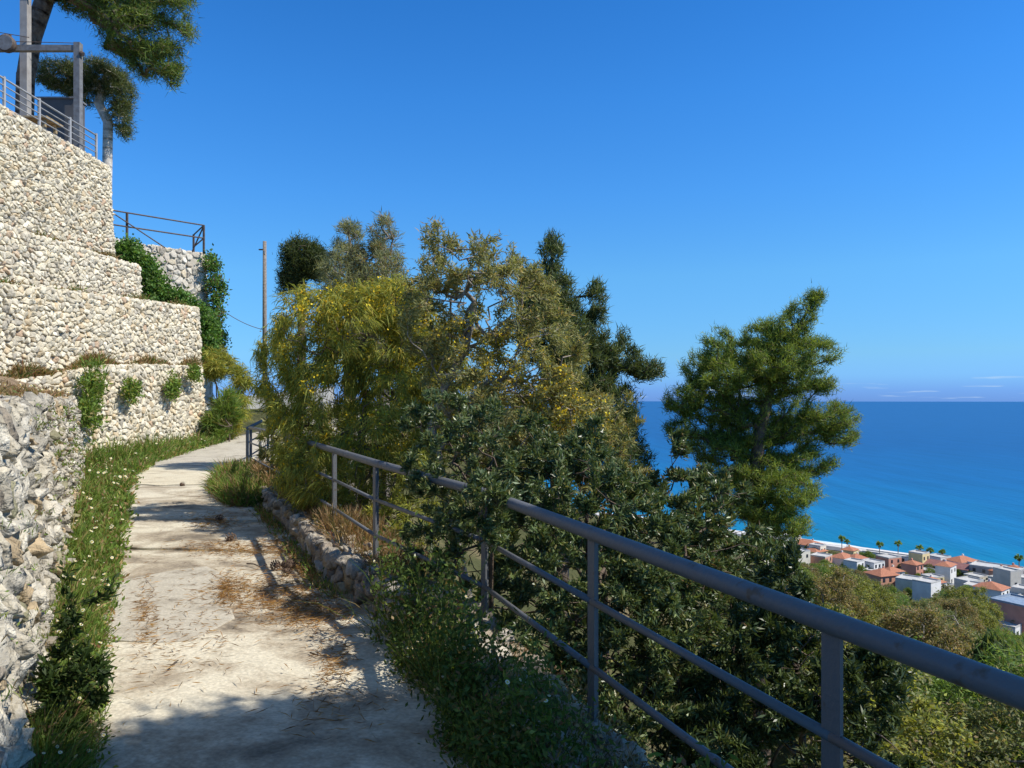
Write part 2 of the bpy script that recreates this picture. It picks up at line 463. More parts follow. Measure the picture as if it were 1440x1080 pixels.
PAL_GREY = [((.62, .57, .47), 4), ((.70, .65, .54), 3), ((.48, .43, .35), 3), ((.6, .52, .38), 2)]

def pick(pal):
    w = np.array([p[1] for p in pal]); k = R.choice(len(pal), p=w / w.sum())
    return np.clip(np.array(pal[k][0]) * R.uniform(.86, 1.12), 0, .85)

def clip_poly(poly, n, c):
    out = []
    for i in range(len(poly)):
        a, b = poly[i], poly[(i + 1) % len(poly)]
        da, db = a[0] * n[0] + a[1] * n[1] - c, b[0] * n[0] + b[1] * n[1] - c
        if da <= 0: out.append(a)
        if da * db < 0:
            t = da / (da - db); out.append((a[0] + (b[0] - a[0]) * t, a[1] + (b[1] - a[1]) * t))
    return out

def stone_cells(L, H, cw, ch, jit=.47):
    """irregular packed cells covering [0,L]x[0,H]"""
    nr = max(1, round(H / ch)); ch = H / nr
    nc = max(1, round(L / cw)); cw = L / nc
    S = np.zeros((nr + 4, nc + 4, 2))
    for r in range(-2, nr + 2):
        off = .5 * (r % 2)
        for c in range(-2, nc + 2):
            S[r + 2, c + 2] = ((c + .25 + off + R.uniform(-jit, jit)) * cw, (r + .5 + R.uniform(-jit, jit)) * ch)
    cells = []
    for r in range(nr):
        for c in range(nc):
            p = S[r + 2, c + 2]
            poly = [(0, 0), (L, 0), (L, H), (0, H)]
            for dr in (-2, -1, 0, 1, 2):
                for dc in (-2, -1, 0, 1, 2):
                    if dr == dc == 0: continue
                    q = S[r + 2 + dr, c + 2 + dc]
                    n = q - p; m = (p + q) / 2
                    poly = clip_poly(poly, n, n[0] * m[0] + n[1] * m[1])
                    if len(poly) < 3: break
                if len(poly) < 3: break
            if len(poly) >= 3: cells.append(poly)
    return cells

def stone_wall(name, label, line, cw, ch, proud=.05, gap=.008, top_w=.35, batter=.06, pal=PAL_CREAM, mat_=None, thick=.5,
               core_mat=None, group=None, drop=0.0, nobj=300, roughness=.32, elong=1.0):
    """line: list of (x, y, zfoot, ztop) walked so that the face looks to the right-hand side"""
    mat_ = mat_ or M_STONE
    pts = np.array(line, float)
    seg = np.hypot(np.diff(pts[:, 0]), np.diff(pts[:, 1]))
    U = np.concatenate([[0], np.cumsum(seg)]); L = U[-1]
    Hn = float(np.mean(pts[:, 3] - pts[:, 2]))
    Ht = Hn + top_w
    nrm = []
    for i in range(len(seg)):
        d = (pts[i + 1, :2] - pts[i, :2]) / seg[i]; nrm.append((d[1], -d[0]))
    nrm = np.array(nrm)
    vn = np.array([nrm[0]] + [(nrm[i - 1] + nrm[i]) / np.linalg.norm(nrm[i - 1] + nrm[i]) for i in range(1, len(nrm))] + [nrm[-1]])
    def frame(u):
        i = int(np.clip(np.searchsorted(U, u) - 1, 0, len(seg) - 1)); t = (u - U[i]) / seg[i]
        p = pts[i] + (pts[i + 1] - pts[i]) * t
        # smooth the turn a little at corners
        n = nrm[i]
        if t > .5 and i + 1 < len(seg): w = max(0, 1 - (U[i + 1] - u) / .15) * .5; n = n * (1 - w) + nrm[i + 1] * w
        if t <= .5 and i > 0: w = max(0, 1 - (u - U[i]) / .15) * .5; n = n * (1 - w) + nrm[i - 1] * w
        return p, n / np.linalg.norm(n)
    def surf(u, w, out):
        p, n = frame(u)
        H = p[3] - p[2]
        b = batter * H
        if w <= Hn:
            f = w / Hn
            nz = max(0, (f - .93) / .07) * .6
            o = np.array([n[0] * (1 - nz * .5), n[1] * (1 - nz * .5), nz])
            return np.array([p[0] - n[0] * b * f, p[1] - n[1] * b * f, p[2] + H * f]) + o * out
        k = w - Hn
        return np.array([p[0] - n[0] * (b + k), p[1] - n[1] * (b + k), p[3]]) + np.array([n[0] * .2, n[1] * .2, 1]) * out * .8
    root = empty(name, (float(pts[0, 0]), float(pts[0, 1]), float(pts[0, 2])))
    tag(root, label, 'stone wall', group)
    org = pts[0, :3].copy()
    # core behind the stones
    cv, cf = [], []
    m = max(2, int(L / .5)); uu = sorted(set(list(np.linspace(0, L, m)) + list(U)))
    inset = -.035
    for u in uu:
        for w in np.linspace(0, Hn, 5): cv.append(surf(u, w, inset) - org)
        cv.append(surf(u, Ht, inset) - org)
        p, n = frame(u)
        cv.append(np.array([p[0] - n[0] * (thick + batter * Hn), p[1] - n[1] * (thick + batter * Hn), p[2]]) - org)
    for i in range(len(uu) - 1):
        for j in range(7):
            a, b = i * 7 + j, i * 7 + (j + 1) % 7
            cf.append((a, a + 7, b + 7, b))
    cf.append(tuple(range(7))); cf.append(tuple((len(uu) - 1) * 7 + j for j in range(7))[::-1])
    me = bpy.data.meshes.new('core'); me.from_pydata([tuple(v) for v in cv], [], cf); me.update()
    link('core', me, core_mat or M_MORTAR, root)
    # stones
    cells = stone_cells(L, Ht, cw, ch)
    items = []
    for poly in cells:
        poly = np.array(poly); c = poly.mean(0)
        if drop and R.random() < drop: continue
        # resample the outline and roughen it
        out = []
        for i in range(len(poly)):
            a, b = poly[i], poly[(i + 1) % len(poly)]
            ln = np.linalg.norm(b - a)
            if ln < .02: continue
            out.append(a * .93 + b * .07)
            if ln > cw * .3: out.append(a * .5 + b * .5 + R.normal(0, .05 * ln, 2))
            if ln > cw * .45: out.append(a * .12 + b * .88)
        if len(out) < 4: continue
        out = np.array(out)
        rad = np.linalg.norm(out - c, axis=1)
        g = gap * R.uniform(.6, 1.6)
        out = c + (out - c) * np.clip((rad - g) / rad, .3, 1)[:, None]
        pr = proud * R.uniform(.55, 1.45)
        tilt = R.normal(0, roughness, 2)
        n = len(out); V = []
        sz = rad.mean()
        for ring, (sc_, h) in enumerate(((1.0, -.05), (.99, pr * .5), (.87, pr * .95), (.45, pr * 1.06))):
            for q in out:
                p = c + (q - c) * sc_
                hh = h + (np.dot(p - c, tilt) + R.normal(0, roughness * .30 * sz)) * (ring > 0)
                V.append(surf(float(np.clip(p[0], 0, L)), float(np.clip(p[1], 0, Ht)), hh))
        V.append(surf(float(c[0]), float(c[1]), pr * 1.12 + R.normal(0, .006)))
        V = np.array(V)
        Fq, Ft = [], []
        for r_ in range(3):
            for k in range(n):
                Fq.append((r_ * n + k, r_ * n + (k + 1) % n, (r_ + 1) * n + (k + 1) % n, (r_ + 1) * n + k))
        for k in range(n): Ft.append((3 * n + k, 3 * n + (k + 1) % n, 4 * n))
        dist = max(np.linalg.norm(V[-1]), .5)
        px = CX + F * V[-1][0] / max(V[-1][1], .1)
        vis = sz / dist * (1 if (-40 < px < 1480 and V[-1][1] > .5) else .05)
        items.append((vis, V, Fq, Ft, pick(pal)))
    items.sort(key=lambda t: -t[0])
    for vis, V, Fq, Ft, col in items[:nobj]:
        cen = V[-1].copy()
        me = mesh_np('stone', V - cen, [np.array(Fq), np.array(Ft)], np.tile(col, (len(V), 1)))
        o = link('stone', me, mat_, root); o.location = cen - org
    rest = items[nobj:]
    if rest:
        Vs, fq, ft, cs, b = [], [], [], [], 0
        for vis, V, Fq, Ft, col in rest:
            Vs.append(V - org); fq.append(np.array(Fq) + b); ft.append(np.array(Ft) + b); cs.append(np.tile(col, (len(V), 1))); b += len(V)
        o = link('stone_courses', mesh_np('stone_courses', np.concatenate(Vs), [np.concatenate(fq), np.concatenate(ft)], np.concatenate(cs)), mat_, root)
        o['kind'] = 'stuff'
    return root

def wa(y): return -.36 - .55 * y          # foot of the rough wall beside the path
lineA = [(wa(y), y, float(path_z(y)) - .1, zt) for y, zt in ((1.2, -.10), (2.6, -.09), (4, -.06), (6, -.07), (8, -.02), (11, -.03), (14, .02), (17.2, .05))]
stone_wall('rubble_wall', 'rough grey and cream rubble wall with weeds at its foot along the path', lineA, .21, .135, proud=.045, gap=.007, top_w=.45,
           batter=.10, pal=PAL_ROUGH, mat_=M_ROUGH, roughness=.38, thick=.6)
lineB = [(-10.3, 15.4, -1.75, .35), (-9.85, 17.0, -1.75, .6), (-9.9, 18.5, -1.7, .85), (-9.9, 22, -1.65, 1.0), (-9.85, 24.3, -1.5, 1.05), (-10.6, 24.7, -1.4, 1.05)]
stone_wall('dry_stone_wall', 'lowest pale dry stone terrace wall beside the path bend, green tufts on it', lineB, .175, .125, proud=.038, batter=.05, pal=PAL_CREAM, roughness=.3)
lineC = [(-10.75, 12.0, .2, 2.1), (-10.6, 15.5, .5, 2.4), (-10.45, 20.5, .85, 2.78), (-10.3, 25.0, 1.08, 3.05), (-11.2, 25.3, 1.1, 3.05)]
stone_wall('dry_stone_wall', 'second dry stone terrace wall up, above the daisy strewn ledge', lineC, .17, .12, proud=.038, batter=.05)
lineD = [(-11.6, 12.8, 2.0, 4.0), (-11.5, 18, 2.3, 4.0), (-11.35, 23.1, 2.75, 4.1), (-12.3, 23.5, 2.8, 4.1)]
stone_wall('dry_stone_wall', 'third dry stone terrace wall up, directly below the tallest one', lineD, .16, .115, proud=.034, pal=PAL_PALE, batter=.05)
lineE = [(-12.45, 14, 3.8, 7.2), (-12.35, 18, 3.9, 7.2), (-12.25, 23.2, 4.0, 7.2), (-12.55, 23.75, 4.1, 7.2), (-13.6, 24.1, 4.1, 7.2)]
stone_wall('dry_stone_wall', 'tallest dry stone terrace wall with a slatted metal fence on top', lineE, .155, .105, proud=.034, batter=.05)
lineP = [(-11.35, 23.6, 2.85, 3.3), (-10.75, 25.15, 2.95, 3.22), (-11.2, 25.45, 2.95, 3.22)]
lineH = [(-15.4, 25.6, -.6, 6.0), (-13.7, 28.2, -.7, 5.9), (-12.15, 30.6, -.9, 5.98), (-12.5, 31.6, -.9, 5.98), (-14.0, 33.0, -.9, 5.98)]
stone_wall('bastion_wall', 'old plastered bastion wall with a brown guard rail on top', lineH, .40, .17, proud=.03, gap=.028, batter=.05, pal=PAL_GREY, core_mat=M_PLASTER,
           thick=1.0, drop=.22, roughness=.25)

# terraces behind the walls
def terrace(name, line, depth, mat_, rise=.15):
    V, fs = [], []
    for (x, y, zf, zt) in line:
        for k, t in enumerate((0, .25, .6, 1)):
            V.append((x - .35 - depth * t, y + .0, zt - .06 + rise * t + (R.normal(0, .02) if k else 0)))
    for i in range(len(line) - 1):
        for j in range(3): fs.append((i * 4 + j, i * 4 + 4 + j, i * 4 + 5 + j, i * 4 + 1 + j))
    me = bpy.data.meshes.new(name); me.from_pydata(V, [], fs); me.update()
    return tag(link(name, me, mat_), kind='structure')
def terrace_a():
    V, fs = [], []
    ya = np.linspace(-2, 17.2, 24)
    for y in ya:
        x0, z0 = wa(y) - .5, .0 + .005 * y
        x1 = interp(y, [(-2, -9), (12, -10.9), (25, -10.6)]); z1 = interp(y, [(-2, .3), (12, .32), (15.5, .62), (20.5, .95)])
        for t in np.linspace(0, 1, 7): V.append((x0 + (x1 - x0) * t, y, z0 + (z1 - z0) * t + R.normal(0, .015)))
    for i in range(len(ya) - 1):
        for j in range(6): fs.append((i * 7 + j, i * 7 + 7 + j, i * 7 + 8 + j, i * 7 + 1 + j))
    me = bpy.data.meshes.new('terrace_ground'); me.from_pydata(V, [], fs); me.update()
    tag(link('terrace_ground', me, M_SOIL), kind='structure')
terrace_a()
terrace('terrace_ground', lineB[:4], 3.2, M_SOIL, rise=.12)
terrace('terrace_ground', lineC[:4], 3.0, M_SOIL, rise=.2)
terrace('terrace_ground', lineD[:3], 3.0, M_SOIL, rise=.1)
terrace('terrace_ground', [(-12.45, 10, 0, 7.2)] + lineE[:3], 26, M_SOIL, rise=.1)
terrace('terrace_ground', [(-13.9, 28.3, 0, 5.85), (-12.6, 30.5, 0, 5.95), (-13.0, 31.6, 0, 5.95)], 4, M_SOIL, rise=.3)

# white rendered wall on the far side of the ramp
M_WHITEWALL = mat('white_rendered_wall', (.74, .71, .64), (.56, .52, .45), scale=1.2, bump=.4)
def ribbon_wall(name, pts, th, mat_, label, cat):
    m = MB()
    for i in range(len(pts) - 1):
        (x0, y0, a0, b0), (x1, y1, a1, b1) = pts[i], pts[i + 1]
        d = Vector((x1 - x0, y1 - y0, 0)).normalized(); n = Vector((-d.y, d.x, 0)) * th
        vs = [Vector((x0, y0, a0)), Vector((x1, y1, a1)), Vector((x1, y1, b1)), Vector((x0, y0, b0))]
        m.add(vs + [v + n for v in vs], [(0, 1, 2, 3), (5, 4, 7, 6), (3, 2, 6, 7), (0, 4, 5, 1), (0, 3, 7, 4), (1, 5, 6, 2)])
    return tag(m.build(name, mat_), label, cat)
ribbon_wall('rendered_wall', [(-11.6, 31.0, -1.2, .1), (-9.6, 31.6, -1.2, .35), (-7.6, 32.2, -1.0, .6)], .3, M_WHITEWALL, 'white rendered low wall across the ramp at the far end of the path', 'wall')

# ------------------------------------------------------------------ path slabs
XL = [(-3, .2), (1, -.85), (3.69, -2.06), (5.4, -2.90), (9.4, -4.83), (12.6, -6.35), (17, -8.35), (19, -8.95), (22, -9.25), (25, -9.1), (28, -7.6), (31, -5.2)]
XR = [(-3, 2.2), (1, .9), (3.69, -.15), (5.4, -.95), (7, -1.75), (9.4, -3.0), (12, -4.45), (13.5, -5.2), (17, -6.15), (19, -6.1), (22, -6.0), (25, -5.3), (28, -3.4), (31, -1.5)]
path = empty('path', (0, 0, 0)); tag(path, 'worn concrete footpath curving along the terrace walls', kind='structure')
def nz2(x, y): return (np.sin(x * 5.1 + y * 2.3) + np.sin(y * 6.7 - x * 3.1 + 2) + np.sin(x * 11 + y * 9) * .5) * .004
def slab(y0, y1, mat_, dz, skew=0.0):
    n = max(6, int((y1 - y0) / .14)); m = 22
    V, fs = [], []
    jl = R.normal(0, 1, (n + 1, 2))
    for i in range(n + 1):
        t0 = i / n
        for j in range(m + 1):
            s = j / m
            edge0 = (math.sin(s * 9 + y0) * .03 + math.sin(s * 23 + y0 * 3) * .015); edge1 = (math.sin(s * 9 + y1) * .03 + math.sin(s * 23 + y1 * 3) * .015)
            ya = y0 + edge0 + skew * s; yb = y1 - .012 + edge1 + skew * s
            y = ya + (yb - ya) * t0
            xl = interp(y, XL) - .12 + .02 * jl[i, 0] * (j == 0); xr = interp(y, XR) + .25 + .06 * jl[i, 1] * (j == m)
            x = xl + (xr - xl) * s
            V.append((x, y, float(path_z(y)) + dz + float(nz2(x, y))))
    for i in range(n):
        for j in range(m): a = i * (m + 1) + j; fs.append((a, a + 1, a + m + 2, a + m + 1))
    b = len(V)
    ringi = [j for j in range(m + 1)] + [i * (m + 1) + m for i in range(1, n + 1)] + [n * (m + 1) + j for j in range(m - 1, -1, -1)] + [i * (m + 1) for i in range(n - 1, 0, -1)]
    V += [(V[k][0], V[k][1], V[k][2] - .1) for k in ringi]
    for q in range(len(ringi)):
        a, c = ringi[q], ringi[(q + 1) % len(ringi)]
        fs.append((c, a, b + q, b + (q + 1) % len(ringi)))
    me = bpy.data.meshes.new('slab'); me.from_pydata(V, [], fs); me.polygons.foreach_set('use_smooth', [True] * (n * m) + [False] * len(ringi)); me.update()
    return link('slab', me, mat_, path)
slab(-3.0, 6.85, M_CONC, .0)
slab(6.85, 8.55, M_CONC, -.012, skew=-.25)
slab(8.55, 10.4, M_CONC, .012, skew=-.3)
slab(10.4, 14.3, M_CONC, .0)
slab(14.3, 17.6, M_CONC3, .012)
slab(17.6, 31.0, M_CONC2, .0)
# newer smooth patch laid over the old concrete
pp = [(150, 822), (236, 804), (290, 797), (312, 808), (331, 834), (322, 850), (330, 870), (306, 884), (270, 902), (222, 905), (140, 900)]
pv = []
for (px, py) in pp:
    d = 6.5
    for _ in range(12): d = -float(path_z(d)) * F / (py - HY)
    pv.append(((px - CX) / F * d, d, float(path_z(d))))
m = MB(); nn = len(pv)
c0 = np.mean(np.array(pv), 0)
def patch_ring(s, dz): return [(c0[0] + (v[0] - c0[0]) * s, c0[1] + (v[1] - c0[1]) * s, float(path_z(c0[1] + (v[1] - c0[1]) * s)) + dz) for v in pv]
rings = [patch_ring(1.0, -.03), patch_ring(1.0, .007), patch_ring(.96, .011), patch_ring(.6, .012), patch_ring(.25, .012)]
vs = [v for rg in rings for v in rg] + [(c0[0], c0[1], float(path_z(c0[1])) + .012)]
fs = [(r_ * nn + k, r_ * nn + (k + 1) % nn, (r_ + 1) * nn + (k + 1) % nn, (r_ + 1) * nn + k) for r_ in range(4) for k in range(nn)]
fs += [(4 * nn + k, 4 * nn + (k + 1) % nn, 5 * nn) for k in range(nn)]
m.add(vs, [f[::-1] for f in fs])
m.build('slab', M_CONC2, path)

# ------------------------------------------------------------------ low kerb wall and railing
ky = [-1.5, .5, 2.15, 3.6, 5.17, 6.7, 9, 11.5, 14, 16.3]
def kerb_face(y):
    return float(rail_x(y)) - .32
kb = [(kerb_face(y), y, float(path_z(y)) - .12, float(rail_z(y)) - (.95 if y < 5 else .88) + .01) for y in ky]
kb = [(x, y, zf, zt) for (x, y, zf, zt) in kb][::-1]      # walked towards the eye so that the face looks at the path
kb = [(kb[0][0] + .5, kb[0][1] + .1, kb[0][2], kb[0][3])] + kb
stone_wall('kerb_wall', 'low rough stone kerb wall under the railing along the path', kb, .24, .15, proud=.035, gap=.016, top_w=.40, batter=.02,
           pal=PAL_KERB, mat_=M_ROUGH, thick=.40, roughness=.3, core_mat=M_MORTAR)

rail = empty('metal_railing', (float(rail_x(3.6)), 3.6, -1.58)); tag(rail, 'grey tubular metal railing with two thin rails beside the path', 'railing')
rorg = Vector(rail.location)
def railpts(ys, dz): return [Vector((float(rail_x(y)), y, float(rail_z(y)) + dz)) - rorg for y in ys]
ysr = [-1.9, 2.15, 3.6, 5.17, 5.9, 6.55, 6.7, 6.85, 8.6, 11, 13.5, 16.5]
m = MB(); m.tube(railpts(ysr, 0), .034, 20); m.build('top_rail', M_STEEL, rail, smooth=True)
for yy in (-.2, 6.0, 7.75):                          # welded sleeves where lengths of tube meet
    m = MB(); m.tube(railpts([yy - .012, yy + .012], 0), .0362, 20); m.build('weld_collar', M_STEEL, rail, smooth=True)
posts = [-.95, .6, 2.15, 3.6, 5.17, 6.7, 8.35, 9.95, 11.6, 13.2, 14.85, 16.5]
for dz in (-.325, -.64):
    for a, b in zip(posts[:-1], posts[1:]):
        m = MB(); m.tube(railpts([a, b], dz), .0165, 12); m.build('thin_rail', M_STEEL, rail, smooth=True)
def post_at(y, root, org, x, ztop, zbot, ang):
    m = MB(); rot = Matrix.Rotation(ang, 3, 'Z')
    h = ztop - zbot
    c = Vector((x, y, (ztop + zbot) / 2)) - org
    m.box(c, (.012, .072, h), rot)                                   # flange along the rail
    m.box(c + rot @ Vector((.026, .030, 0)), (.040, .012, h - .004), rot)   # web
    return m.build('post', M_STEEL, root)
for y in posts:
    dx = float(rail_x(y + .2) - rail_x(y - .2)) / .4
    zb = float(rail_z(y)) - (.95 if y < 5 else .88) - .05
    post_at(y, rail, rorg, float(rail_x(y)), float(rail_z(y)) - .028, zb, math.atan(-dx))
# second run of railing up the ramp
r2 = empty('metal_railing', (-5.85, 16.9, -1.5)); tag(r2, 'grey metal railing climbing the ramp beyond the path bend', 'railing')
o2 = Vector(r2.location)
R2 = [Vector(p) - o2 for p in ((-5.88, 16.75, -.62), (-6.02, 20, -.24), (-5.2, 24.5, .05), (-3.5, 28, .5), (-1.8, 30.8, 1.0))]
m = MB(); m.tube(R2, .036, 12); m.build('top_rail', M_STEEL, r2, smooth=True)
for dz in (-.32, -.64):
    m = MB(); m.tube([p + Vector((0, 0, dz)) for p in R2], .0165, 8); m.build('thin_rail', M_STEEL, r2, smooth=True)
for i in range(len(R2) - 1):
    for t in (0, .5):
        p = R2[i].lerp(R2[i + 1], t)
        m = MB(); m.box(p + Vector((0, 0, -.55)), (.05, .06, 1.02)); m.build('post', M_STEEL, r2)

# ------------------------------------------------------------------ vegetation tools
def unit(a): return a / np.maximum(np.linalg.norm(a, axis=-1, keepdims=True), 1e-9)
def rnd_dirs(n, rng=None): return unit((rng or R).normal(size=(n, 3)))

def leaves(pos, dirs, length, width, shape='diamond', droop=0.0):
    """returns vertices, faces; one small blade of 1-4 triangles per leaf"""
    n = len(pos)
    length = np.broadcast_to(length, n)[:, None]; width = np.broadcast_to(width, n)[:, None]
    side = unit(np.cross(dirs, rnd_dirs(n)))
    nrm = np.cross(dirs, side)
    i = np.arange(n)
    if shape == 'tri':
        V = np.stack([pos + side * width / 2, pos - side * width / 2, pos + dirs * length], 1)
        return V.reshape(-1, 3), [np.stack([i * 3, i * 3 + 1, i * 3 + 2], 1)], 3
    if shape == 'diamond':
        bend = nrm * length * R.uniform(-.12, .12, (n, 1))
        V = np.stack([pos, pos + dirs * length * .45 + side * width / 2 + bend, pos + dirs * length, pos + dirs * length * .45 - side * width / 2 + bend], 1)
        return V.reshape(-1, 3), [np.stack([i * 4, i * 4 + 1, i * 4 + 2, i * 4 + 3], 1)], 4
    if shape == 'long':       # drooping strap leaf
        dn = np.array([0, 0, -1.0]) * droop
        p1 = pos + dirs * length * .38; d2 = unit(dirs + dn * .7); p2 = p1 + d2 * length * .34; d3 = unit(d2 + dn); p3 = p2 + d3 * length * .28
        V = np.stack([pos, p1 + side * width / 2, p1 - side * width / 2, p2 + side * width * .42, p2 - side * width * .42, p3], 1)
        b = i * 6
        return V.reshape(-1, 3), [np.stack([b, b + 1, b + 2], 1), np.stack([b + 1, b + 3, b + 4, b + 2], 1), np.stack([b + 3, b + 5, b + 4], 1)], 6

def tint_of(n, k, cols, var=.18):
    """per leaf colour out of a palette [(rgb, weight)]"""
    w = np.array([c[1] for c in cols], float); c = np.array([c[0] for c in cols])
    t = c[R.choice(len(c), n, p=w / w.sum())] * np.clip(R.normal(1, var, (n, 1)), .5, 1.7)
    return np.repeat(np.clip(t, 0, .9), k, axis=0)

def join(parts):
    """parts: list of (V, faces, tint) -> merged"""
    Vs, Ts, fd, b = [], [], {}, 0
    for V, fs, t in parts:
        for f in fs: fd.setdefault(f.shape[1], []).append(f + b)
        Vs.append(V); Ts.append(t); b += len(V)
    return np.concatenate(Vs), [np.concatenate(v) for v in fd.values()], np.concatenate(Ts)

def leaf_part(pos, dirs, length, width, cols, shape='diamond', droop=0., var=.18):
    V, fs, k = leaves(pos, dirs, length, width, shape, droop)
    return V, fs, tint_of(len(pos), k, cols, var)

def in_blobs(blobs, n, shell=.55):
    """random points in ellipsoids [(cx,cy,cz,rx,ry,rz,weight)]"""
    b = np.array(blobs, float)
    vol = b[:, 3] * b[:, 4] * b[:, 5]; w = vol ** .75 * b[:, 6]; k = R.choice(len(b), n, p=w / w.sum())
    r = (R.random((n, 1)) ** (1 / 3)) * (1 - shell) + shell * (.45 + .55 * R.random((n, 1)) ** .4)
    return b[k, :3] + rnd_dirs(n) * np.minimum(r, 1.05) * b[k, 3:6]

def grow(trunk, tg, step=.3, jit=.07, lift=.0, below=.5):
    """branch skeleton from a trunk polyline to target points"""
    cap = 40000
    A = np.zeros((cap, 3)); par = np.full(cap, -1)
    n = 0
    tr = np.array(trunk, float)
    for i in range(len(tr)):
        if i == 0: A[0] = tr[0]; n = 1; continue
        L = np.linalg.norm(tr[i] - tr[i - 1]); m = max(1, int(L / step))
        for j in range(1, m + 1): A[n] = tr[i - 1] + (tr[i] - tr[i - 1]) * j / m; par[n] = n - 1; n += 1
    nt = n
    d0 = np.array([np.min(np.linalg.norm(A[:nt] - t, axis=1)) for t in tg])
    tips = []
    for k in np.argsort(d0):
        t = tg[k]
        D = np.linalg.norm(A[:n] - t, axis=1)
        cost = D + below * np.maximum(0, A[:n, 2] - t[2])
        q = int(np.argmin(cost)); p = A[q].copy(); L = D[q]
        m = max(1, int(L / step)); prev = q
        for j in range(1, m + 1):
            if n >= cap - 1: break
            f = j / m
            A[n] = p + (t - p) * f + (R.normal(0, jit * L * .5, 3) if j < m else 0) + np.array([0, 0, lift * L * math.sin(math.pi * f)])
            par[n] = prev; prev = n; n += 1
        tips.append(prev)
    A, par = A[:n], par[:n]
    cnt = np.zeros(n)
    for t in tips: cnt[t] += 1
    cnt[par[1:][cnt[1:] < 0]] += 0
    for i in range(n - 1, 0, -1): cnt[par[i]] += cnt[i]
    return A, par, np.maximum(cnt, 1), np.array(tips)

def tubes(A, par, rad, rmin_draw=0.0):
    """tapered prisms for every skeleton edge"""
    i = np.arange(1, len(A)); p0, p1 = A[par[i]], A[i]
    r1 = rad[i]; r0 = np.minimum(rad[par[i]], r1 * 1.6)
    ok = r1 > rmin_draw; p0, p1, r0, r1 = p0[ok], p1[ok], r0[ok], r1[ok]
    out = []
    for sel, n in ((r1 > .03, 8), ((r1 <= .03) & (r1 > .008), 5), (r1 <= .008, 3)):
        if not sel.any(): continue
        a, b, ra, rb = p0[sel], p1[sel], r0[sel], r1[sel]
        t = unit(b - a); up = np.where(np.abs(t[:, 2:3]) < .9, np.array([[0, 0, 1.]]), np.array([[1., 0, 0]]))
        u = unit(np.cross(t, up)); w = np.cross(u, t)
        ang = 2 * np.pi * np.arange(n) / n
        ring = u[:, None] * np.cos(ang)[None, :, None] + w[:, None] * np.sin(ang)[None, :, None]
        V = np.concatenate([a[:, None] + ring * ra[:, None, None], (b + t * rb[:, None] * .4)[:, None] + ring * rb[:, None, None]], 1).reshape(-1, 3)
        base = np.arange(len(a))[:, None] * 2 * n; k = np.arange(n)[None]
        f = np.stack([base + k, base + (k + 1) % n, base + n + (k + 1) % n, base + n + k], -1).reshape(-1, 4)
        out.append((V, [f], np.ones((len(V), 3))))
    return join(out)

def blobs_px(lst):
    """[(px,py,rpx,rpy,d,rd,weight)] -> metric ellipsoids"""
    out = []
    for q in lst:
        px, py, rx, ry, d, rd = q[:6]; w = q[6] if len(q) > 6 else 1
        c = P(px, py, d); out.append((*c, rx * d / F, rd, ry * d / F, w))
    return out

TREES = 0
def plant(name, label, cat, trunk, blobs, ntip, rt, leaf, bark=None, group=None, step=.3, lift=0., leaf_m=None, below=.5, extra=None, shell=.55,
          thin=.0, pow_=.45, trunk_name='trunk', crown_name='crown', jit=.07, tgt=None):
    """leaf(A,par,cnt,tips) -> list of (V,faces,tint); extra: dict part name -> (func, material)"""
    tg = in_blobs(blobs, ntip, shell) if tgt is None else tgt
    A, par, cnt, tips = grow(trunk, tg, step, lift=lift, below=below, jit=jit)
    org = np.array(trunk[0], float)
    rad = np.maximum(rt * (cnt / cnt[0]) ** pow_, .0022)
    root = empty(name, tuple(map(float, org)))
    tag(root, label, cat, group)
    V, fs, _ = tubes(A, par, rad, thin)
    link(trunk_name, mesh_np(trunk_name, V - org, fs, smooth=True), bark or M_BARK, root)
    V, fs, t = join(leaf(A, par, cnt, tips))
    link(crown_name, mesh_np(crown_name, V - org, fs, t), leaf_m or M_MATT, root)
    for pn, (fn, mm) in (extra or {}).items():
        V, fs, t = join(fn(A, par, cnt, tips))
        link(pn, mesh_np(pn, V - org, fs, t), mm, root)
    return root

def on_twigs(A, par, cnt, n, maxcnt=3):
    """random points on thin edges and their directions"""
    i = np.nonzero((cnt <= maxcnt) & (par >= 0))[0]
    k = R.choice(i, n); f = R.random((n, 1))
    d = unit(A[k] - A[par[k]])
    return A[par[k]] * (1 - f) + A[k] * f, d

def tuft_leaf(n_per, L, W, cols, spread=.9, up=.25, rad=.05, var=.2, shape='tri'):
    """brushes of needles round the twig ends"""
    def fn(A, par, cnt, tips):
        i = np.concatenate([tips, par[tips]]); i = i[i > 0]
        k = np.repeat(i, n_per); n = len(k)
        d = unit(A[k] - A[par[k]])
        dirs = unit(d * (1 - spread * .5) + rnd_dirs(n) * spread + np.array([0, 0, up]))
        pos = A[k] - d * R.random((n, 1)) * .12 + R.normal(0, rad, (n, 3))
        sh = np.repeat(np.clip(R.normal(1, .16, (len(i), 1)), .6, 1.5), n_per, axis=0)
        V, fs, kk = leaves(pos, dirs, L * R.uniform(.7, 1.2, n), W, shape)
        t = tint_of(n, kk, cols, var) * np.repeat(sh, kk, axis=0)
        return [(V, fs, t)]
    return fn

def twig_leaf(n, L, W, cols, spread=.8, down=0.0, maxcnt=3, shape='diamond', droop=0., var=.2, rad=.02):
    def fn(A, par, cnt, tips):
        pos, d = on_twigs(A, par, cnt, n, maxcnt)
        dirs = unit(d * (1 - spread * .5) + rnd_dirs(n) * spread + np.array([0, 0, -down]))
        return [leaf_part(pos + R.normal(0, rad, (n, 3)), dirs, L * R.uniform(.6, 1.2, n), W * R.uniform(.7, 1.2, n), cols, shape, droop, var)]
    return fn

